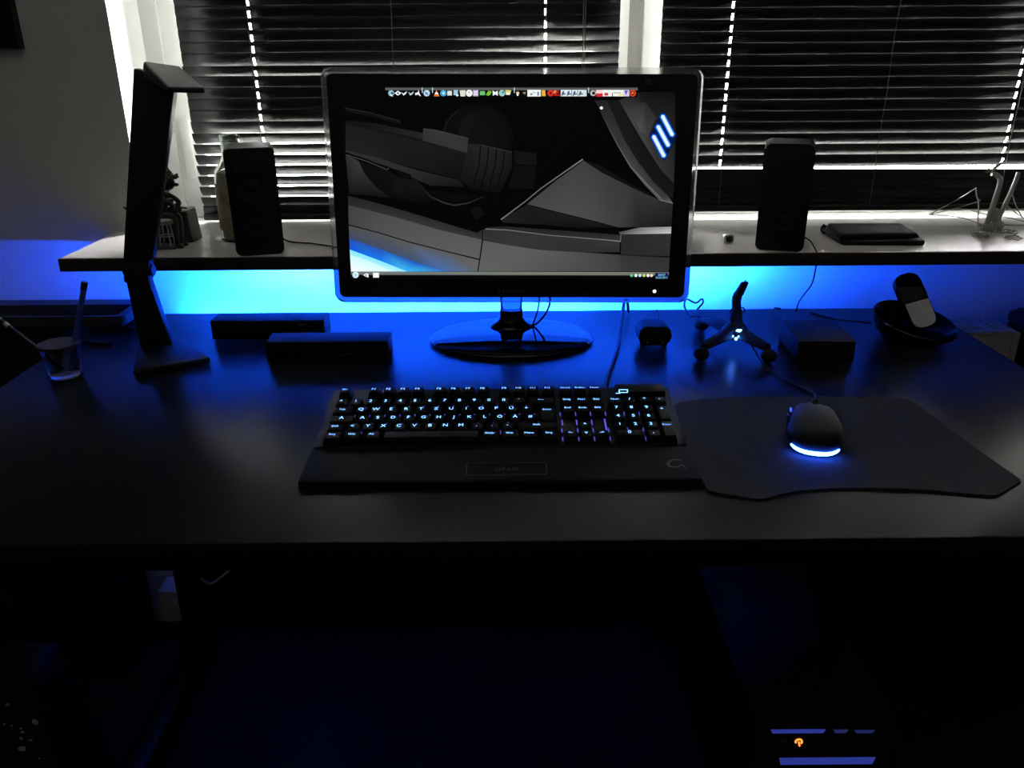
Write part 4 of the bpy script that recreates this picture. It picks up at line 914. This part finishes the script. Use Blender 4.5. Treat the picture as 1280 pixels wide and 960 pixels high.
for cx, cy, n_, s in ((.008, -.012, 9, .020), (-.022, -.046, 5, .018), (.026, -.066, 5, .016), (.040, -.020, 4, .016), (.012, -.004, 5, .014)):
    for k in range(n_):
        a = rk.uniform(0, 2 * PI); pts = []
        for i in range(5):
            a += rk.uniform(.6, 1.4); pts.append((cx + s * rk.uniform(.2, 1) * math.cos(a), cy + s * rk.uniform(.2, 1) * math.sin(a), .0012 + rk.uniform(0, .006 if s < .019 else .014)))
        tube(b, pts, .0009, 5, 4)
obj('curled_wires', b, M['greywire'], r)
b = new()
for k in range(7):
    a = rk.uniform(0, 2 * PI); c = Vector((.006, .002, .112)); pts = []
    for i in range(5):
        a += rk.uniform(.7, 1.3); pts.append(c + Vector((.015 * math.cos(a) * rk.uniform(.4, 1), .006 * math.sin(a), .009 * math.sin(a * 1.3))))
    tube(b, pts, .0009, 5, 4)
tube(b, [(.003, 0, .1015), (.004, 0, .108), (.006, .002, .114)], .0012, 5, 3)
obj('top_curl', b, M['greywire'], r)

# ------------------------------------------------------------------ desk lamp
r = thing('desk_lamp', 'black folding desk lamp with a flat base at the left of the desk', 'lamp', (-.555, 1.262, DESK))
def rel(x, y, z): return (x + .555, y - 1.262, z - DESK)
def slab(bm, quad, thick, bev=.003):
    """quad of four points and a thickness vector"""
    t = Vector(thick); q = [Vector(rel(*p)) for p in quad]
    hexa(bm, [tuple(p) for p in q] + [tuple(p + t) for p in q], bev, 2)
b = new(); slab(b, [(-.5755, 1.180, .7403), (-.476, 1.236, .7403), (-.559, 1.329, .7403), (-.621, 1.305, .7403)], (0, 0, .010), .003); obj('base', b, M['lampblk'], r)
b = new(); hexa(b, [rel(-.607, 1.283, .7505), rel(-.557, 1.290, .7505), rel(-.562, 1.314, .7505), rel(-.611, 1.307, .7505), rel(-.600, 1.262, .868), rel(-.5655, 1.266, .868), rel(-.5665, 1.286, .868), rel(-.601, 1.284, .868)], .003, 2); obj('lower_arm', b, M['lampblk'], r)
b = new(); hexa(b, [rel(-.5965, 1.245, .8685), rel(-.559, 1.249, .8685), rel(-.559, 1.273, .8685), rel(-.5965, 1.271, .8685), rel(-.592, 1.245, .9045), rel(-.552, 1.249, .9045), rel(-.552, 1.273, .9045), rel(-.592, 1.271, .9045)], .004, 2); hj = obj('hinge', b, M['lampblk'], r)
b = new(); lathe(b, [(0, -.0225), (.0085, -.0225), (.0095, -.021), (.0095, .021), (.0085, .0225), (0, .0225)], n=20); bmesh.ops.transform(b, matrix=TR(*rel(-.574, 1.258, .886)) @ RY(PI / 2), verts=b.verts[:]); obj('hinge_pin', b, M['blk'], hj)
b = new(); hexa(b, [rel(-.5885, 1.240, .905), rel(-.5455, 1.246, .905), rel(-.5455, 1.262, .905), rel(-.5885, 1.257, .905), rel(-.524, 1.240, 1.178), rel(-.470, 1.247, 1.160), rel(-.470, 1.263, 1.160), rel(-.524, 1.257, 1.178)], .003, 2); obj('upper_arm', b, M['lampblk'], r)
b = new(); hexa(b, [rel(-.407, 1.050, 1.1535), rel(-.363, 1.052, 1.152), rel(-.468, 1.268, 1.158), rel(-.523, 1.262, 1.164), rel(-.407, 1.050, 1.1600), rel(-.363, 1.052, 1.1590), rel(-.468, 1.268, 1.1790), rel(-.517, 1.262, 1.1865)], .003, 3); obj('lamp_head', b, M['lampblk'], r)
b = new(); tube(b, [rel(-.607, 1.303, .745), rel(-.622, 1.36, .7425), rel(-.655, 1.398, .7425), rel(-.70, 1.407, .7425), rel(-.735, 1.395, .7425), rel(-.742, 1.365, .7425), rel(-.715, 1.335, .7425), rel(-.675, 1.325, .7425)], .0022, 7); obj('cable', b, M['blk'], r)

# ------------------------------------------------------------------ boxes on the desk
def drive(label, x, y, kind):
    r = thing('electronics_box', label, 'box', (x, y, DESK + .0002), 0, 'long low black boxes')
    b = new(); box(b, -.097, .097, -.0005, .046, .0, .0335, .0016, 2); obj('case', b, M['blkmatte'], r)
    b = new(); box(b, -.095, .095, -.0022, -.0006, .0135, .0325, .0006, 1); obj('front_panel', b, M['blk'], r)
    b = new(); box(b, -.0935, .0935, -.0016, -.0006, .0015, .0125, .0005, 1); obj('lower_panel', b, M['gloss'], r)
    b = new()
    if kind:
        lathe(b, [(0, 0), (.0075, 0), (.0082, .001), (.0075, .002), (0, .0022)], n=24)
        bmesh.ops.transform(b, matrix=TR(.058, -.0023, .0205) @ RX(PI / 2), verts=b.verts[:]); obj('round_knob', b, M['blk'], r)
    else:
        prism(b, rrect(.052, .066, .024, .0285, .002, 4), -.0030, -.0023, 'y'); obj('button', b, M['faint'], r)
drive('long low black box with a slim front button, left of the monitor and farther back', -.4155, 1.352, 0)
drive('long low black box with a round front knob, nearer to the monitor stand', -.2915, 1.2395, 1)
r = thing('receiver_puck', 'small rounded black receiver box between the monitor foot and the cable holder', 'receiver', (.2355, 1.292, DESK + .0002))
b = new(); prism(b, rrect(-.0265, .0265, .004, .0355, .012), 0, .044, 'y', .004, 3); obj('body', b, M['blkmatte'], r)
for x in (-.017, .017):
    b = new(); lathe(b, [(0, 0), (.005, 0), (.006, .0045), (0, .0048)], (x, .012, 0), 14); obj('foot', b, M['blk'], r)
b = new()
for x in (-.013, .013): box(b, x - .0015, x + .0015, -.0008, -.0001, .009, .0105)
obj('front_mark', b, M['silver'], r)
b = new(); tube(b, [(.012, .044, .014), (.017, .075, .010), (.024, .12, .003), (.032, .17, .003), (.036, .2, .003)], .0021, 7); obj('cable', b, M['blk'], r)
r = thing('adapter_box', 'square black adapter box with a faint mark on top, right of the cable holder', 'box', (.493, 1.275, DESK + .0002), rad(-3))
b = new(); box(b, -.0445, .0445, -.055, .055, 0, .034, .0018, 2); obj('case', b, M['blkmatte'], r)
b = new(); tube(b, [(-.012 + .0045 * math.cos(rad(a)), .012 + .004 * math.sin(rad(a)), .0342) for a in range(40, 330, 24)], .0005, 5, 2); box(b, .004, .006, .008, .016, .0341, .0344); box(b, .0085, .0105, .008, .016, .0341, .0344); obj('top_mark', b, M['faint'], r)
b = new(); tube(b, [(-.030, .055, .012), (-.026, .09, .008), (-.018, .15, .006), (-.020, .19, .012), (-.004, .212, .006)], .002, 7); obj('cable', b, M['blk'], r)

# ------------------------------------------------------------------ phone in its round cradle
r = thing('charging_cradle', 'round glossy black charging cradle at the back right of the desk', 'cradle', (.679, 1.336, DESK + .0002))
b = new(); lathe(b, [(0, 0), (.040, 0), (.052, .003), (.062, .013), (.0665, .026), (.0672, .0305), (.0655, .032), (.0625, .029), (.057, .017), (.046, .0095), (.020, .0068), (0, .0065)], n=56)
for v in b.verts:
    if v.co.z > .006: v.co.z += (v.co.y * .20 - v.co.x * .13) * min(1, (v.co.z - .006) / .02)
obj('bowl', b, M['glosshi'], r)
b = new(); tube(b, [(-.060, .030, .016), (-.08, .06, .010), (-.10, .10, .0025), (-.128, .132, .003)], .0022, 7); obj('cable', b, M['blk'], r)
ph = thing('cordless_phone', 'black and silver phone standing in the round cradle', 'phone', (.697, 1.326, DESK + .0200))
PMX = RZ(rad(9)) @ RY(rad(-13)) @ RX(rad(-36))
def phobj(name, b, m):
    bmesh.ops.transform(b, matrix=PMX, verts=b.verts[:]); return obj(name, b, m, ph)
b = new(); prism(b, rrect(-.0225, .0225, .0, .100, .016, 8), 0, .012, 'y', .002, 2); phobj('body', b, M['glosshi'])
b = new(); prism(b, rrect(-.0205, .0205, .003, .046, .0, 1)[:0] + [(-.0205, .018), (-.0195, .012), (-.016, .0065), (-.009, .0035), (0, .0025), (.009, .0035), (.016, .0065), (.0195, .012), (.0205, .018), (.0205, .048), (-.0205, .048)], -.0012, -.0001, 'y'); kp = phobj('keypad', b, M['keypad'])
b = new()
for i in range(4):
    for zz in (.012, .021, .030, .039): box(b, -.0165 + i * .0088, -.0165 + i * .0088 + .0066, -.00135, -.0011, zz, zz + .0072)
phobj('key_grid', b, M['keypad']).parent = kp
b = new(); prism(b, rrect(-.0195, .0195, .051, .096, .013, 6), -.0010, -.0001, 'y'); phobj('display', b, M['gloss'])

# ------------------------------------------------------------------ pen cup
r = thing('pen_cup', 'small clear glass pen cup near the left edge of the desk', 'cup', (-.683, 1.188, DESK + .0002))
b = new(); lathe(b, [(0, 0), (.022, 0), (.024, .002), (.030, .052), (.0285, .052), (.0225, .006), (0, .005)], n=10); obj('glass', b, M['glass'], r)
b = new(); lathe(b, [(.0302, .0475), (.0311, .0475), (.0311, .0522), (.0302, .0522)], n=10); obj('metal_rim', b, M['darkmetal'], r)
pn = thing('blue_pen', 'blue ballpoint pen standing upright in the glass pen cup', 'pen', (-.676, 1.192, DESK + .010))
b = new(); tube(b, [(0, 0, 0), (.0415, .012, .128)], .0043, 10, 0); obj('barrel', b, M['bluepen'], pn)
b = new(); tube(b, [(.0392, .0114, .1215), (.0425, .0123, .132)], .0047, 10, 0); obj('cap', b, M['blk'], pn)
b = new(); tube(b, [(.0375, .0058, .120), (.029, .0035, .092)], .0009, 6, 0); obj('clip', b, M['silver'], pn)
pn = thing('dark_pen', 'slim black pen with metal rings leaning far out of the glass pen cup', 'pen', (-.690, 1.190, DESK + .012))
a = Vector((0.004, 0, .0)); e = Vector((-.108, .016, .096)); e2 = a + (e - a) * 1.0
b = new(); tube(b, [a, e2], .0032, 8, 0); obj('barrel', b, M['blk'], pn)
b = new()
for t0, t1, R in ((.66, .71, .0036), (.76, .80, .0036), (.88, 1.02, .0026)): tube(b, [a + (e2 - a) * t0, a + (e2 - a) * t1], R, 8, 0)
obj('metal_rings', b, M['silver'], pn)

# ------------------------------------------------------------------ left and right of the desk, below it
r = thing('side_cabinet', 'narrow dark side cabinet against the wall at the left end of the desk', 'cabinet', (-1.02, 1.465, 0))
b = new(); box(b, -.26, .222, -.055, .062, .02, DESK - .0015, .003); obj('body', b, M['blk'], r)
b = new(); box(b, -.255, .217, -.061, -.0555, .05, DESK - .03, .002); obj('door', b, M['blkmatte'], r)
r = thing('black_tray', 'flat black tray with a slate coloured rim behind the pens at the desk corner', 'tray', (-.96, 1.465, DESK + .0003))
b = new(); box(b, -.28, .262, -.045, .052, 0, .006); obj('bottom', b, M['blkmatte'], r)
b = new(); ringprism(b, rrect(-.285, .272, -.050, .058, .010), rrect(-.268, .257, -.044, .024, .004), 0.0062, .0235); obj('rim', b, M['trayrim'], r)
r = thing('radiator', 'small cream wall radiator with a slotted top, right of the desk', 'radiator', (.823, 1.475, 0))
b = new(); box(b, -.036, .085, -.050, -.042, .36, .712, .003); obj('front_panel', b, M['radiator'], r)
b = new(); box(b, .085, .098, -.050, .046, .36, .716, .003); box(b, -.036, .0848, -.0505, -.036, .7122, .7185, .002); obj('side_panel', b, M['radiator'], r)
b = new()
for k in range(11): box(b, -.034 + k * .0112, -.034 + k * .0112 + .0062, -.0355, .042, .706, .7165, .0008)
obj('top_grille', b, M['radiator'], r)
b = new(); box(b, -.030, .080, -.036, .040, .37, .69); box(b, -.020, .0, .0402, .0748, .40, .62); box(b, .05, .07, .0402, .0748, .40, .62)
for x in (-.012, .058): box(b, x - .006, x + .006, .005, .025, .0, .3695)
obj('core', b, M['steel'], r)
r = thing('black_bin', 'tall black bin standing to the right of the radiator', 'bin', (1.06, 1.44, 0))
b = new(); prism(b, rrect(-.125, .13, -.12, .075, .03), 0, .715, 'z', .006, 3); obj('body', b, M['blk'], r)
b = new(); prism(b, rrect(-.127, .132, -.122, .077, .03), .7155, .735, 'z', .008, 3); obj('lid', b, M['blkmatte'], r)

pcx = thing('computer_tower', 'black computer tower under the desk with an orange power symbol and blue light bars', 'computer', (.437, .90, 0))
b = new(); box(b, -.10, .10, .012, .40, .012, .318, .004); obj('case', b, M['blk'], pcx)
b = new(); box(b, -.098, .098, .0, .0118, .015, .316, .003); fp = obj('front_panel', b, M['blkmatte'], pcx)
for x in (-.08, .08):
    b = new(); box(b, x - .012, x + .012, .05, .36, 0, .0118, .002); obj('foot', b, M['blk'], pcx)
def lamp_bar(x0, x1, z0, z1, m, name='light_bar'):
    b = new(); hexa(b, [(x0 + .003, -.0016, z0), (x1 - .003, -.0016, z0), (x1 - .003, -.0002, z0), (x0 + .003, -.0002, z0), (x0, -.0016, z1), (x1, -.0016, z1), (x1, -.0002, z1), (x0, -.0002, z1)]); obj(name, b, m, fp)
lamp_bar(-.078, -.001, .3045, .3105, M['bluebar']); lamp_bar(.010, .031, .304, .3095, M['bluebardim']); lamp_bar(.040, .068, .3035, .3085, M['bluebardim'])
lamp_bar(-.060, .077, .246, .258, M['bluebar'])
b = new(); R = .0045
tube(b, [(-.036 + R * math.sin(rad(a)), -.0012, .2885 + R * math.cos(rad(a))) for a in range(-110, 131, 24)], .0013, 6, 1); tube(b, [(-.036, -.0012, .288), (-.034, -.0012, .281)], .0013, 6, 0); obj('power_symbol', b, M['orange'], fp)
b = new(); R = .0042
tube(b, [(-.058 + 1.3 * R * math.cos(rad(a)), -.0012, .2905 + R * .7 * math.sin(rad(a))) for a in range(0, 361, 30)], .0009, 6, 1); obj('second_symbol', b, M['faint'], fp)

r = thing('spotted_bag', 'black fabric bag with pale spots standing under the left end of the desk', 'bag', (-.832, 1.02, 0))
b = new(); hexa(b, [(-.15, -.07, 0), (.14, -.07, 0), (.14, .08, 0), (-.15, .08, 0), (-.13, -.05, .335), (.115, -.05, .335), (.115, .06, .335), (-.13, .06, .335)], .02, 3); bb = obj('body', b, M['blkmatte'], r)
b = new(); rk = random.Random(21)
for k in range(62):
    x = rk.uniform(-.12, .118); z = rk.uniform(.03, .325); y = -.07 + .02 * z / .335 - .0006
    R = rk.choice((.0035, .0025, .002, .006)); lathe(b, [(0, -.0002), (R, -.0001), (R * .9, .0005), (0, .0007)], (x, y, z), 9, 1, rk.uniform(.6, 1), rot=Euler((PI / 2, 0, rk.uniform(-.2, .2))).to_matrix())
obj('spots', b, M['whitepaper'], bb)
for y in (-.045, .055):
    b = new(); tube(b, [(-.07, y, .33), (-.065, y, .40), (-.01, y, .44), (.055, y, .40), (.06, y, .33)], .005, 8); obj('handle', b, M['blk'], r)
r = thing('socket_box', 'white socket box on the wall below the desk, lit blue', 'socket', (-.735, WALL - .0005, .122))
b = new(); box(b, -.032, .034, -.055, 0, -.040, 0, .004, 2); obj('housing', b, M['socket'], r)
b = new(); lathe(b, [(.019, 0), (.0195, .001), (.019, .002), (.016, .002), (.0155, .0004), (0, .0003)], n=24); bmesh.ops.transform(b, matrix=TR(0, -.0552, -.020) @ RX(PI / 2), verts=b.verts[:]); obj('outlet', b, M['socket'], r)
b = new(); tube(b, [(.0, -.058, -.02), (.02, -.075, -.01), (.045, -.07, .085), (.075, -.065, .035), (.10, -.065, .03), (.15, -.06, .085), (.17, -.06, .2), (.19, -.06, .45)], .003, 7); obj('cable', b, M['socket'], r)

# ------------------------------------------------------------------ light
wd = bpy.data.worlds.new('daylight'); SC.world = wd; wd.use_nodes = True
nt = wd.node_tree; N = nt.nodes; L = nt.links; bgn = N['Background']
tc = N.new('ShaderNodeTexCoord'); sp = N.new('ShaderNodeSeparateXYZ'); L.new(tc.outputs['Generated'], sp.inputs[0])
cr = N.new('ShaderNodeValToRGB'); cr.color_ramp.elements[0].position = .40; cr.color_ramp.elements[0].color = (.58, .61, .54, 1)
cr.color_ramp.elements[1].position = .55; cr.color_ramp.elements[1].color = (1, 1, 1, 1)
mr = N.new('ShaderNodeMapRange'); mr.inputs['From Min'].default_value = -1; mr.inputs['From Max'].default_value = 1
L.new(sp.outputs['Z'], mr.inputs['Value']); L.new(mr.outputs['Result'], cr.inputs['Fac']); L.new(cr.outputs['Color'], bgn.inputs['Color'])
bgn.inputs['Strength'].default_value = SKY
for x0, x1 in ((-.60, .17), (.30, 1.24)):   # daylight enters through the two panes
    la = bpy.data.lights.new('window_portal', 'AREA'); la.shape = 'RECTANGLE'; la.size = x1 - x0; la.size_y = 1.2; la.cycles.is_portal = True
    lo = bpy.data.objects.new('window_portal', la); COL.objects.link(lo); lo.location = ((x0 + x1) / 2, FRAME + .045, 1.50); lo.rotation_euler = (rad(-90), 0, 0)
# unseen fill added for the room's soft light, from above, behind the viewer
la = bpy.data.lights.new('room_fill', 'AREA'); la.shape = 'RECTANGLE'; la.size = 1.2; la.size_y = .8; la.energy = ROOM; la.color = (1.0, .96, .9)
lo = bpy.data.objects.new('room_fill', la); COL.objects.link(lo); lo.location = (-.3, -.35, YT - .02); lo.rotation_euler = (0, 0, 0)

vs = SC.view_settings
vs.view_transform = 'Standard'; vs.look = 'None'; vs.gamma = 1.0; vs.exposure = 0.0; vs.use_curve_mapping = False
SC.cycles.max_bounces = 10; SC.cycles.transparent_max_bounces = 12; SC.cycles.transmission_bounces = 8; SC.cycles.glossy_bounces = 5
SC.cycles.sample_clamp_indirect = 6.0
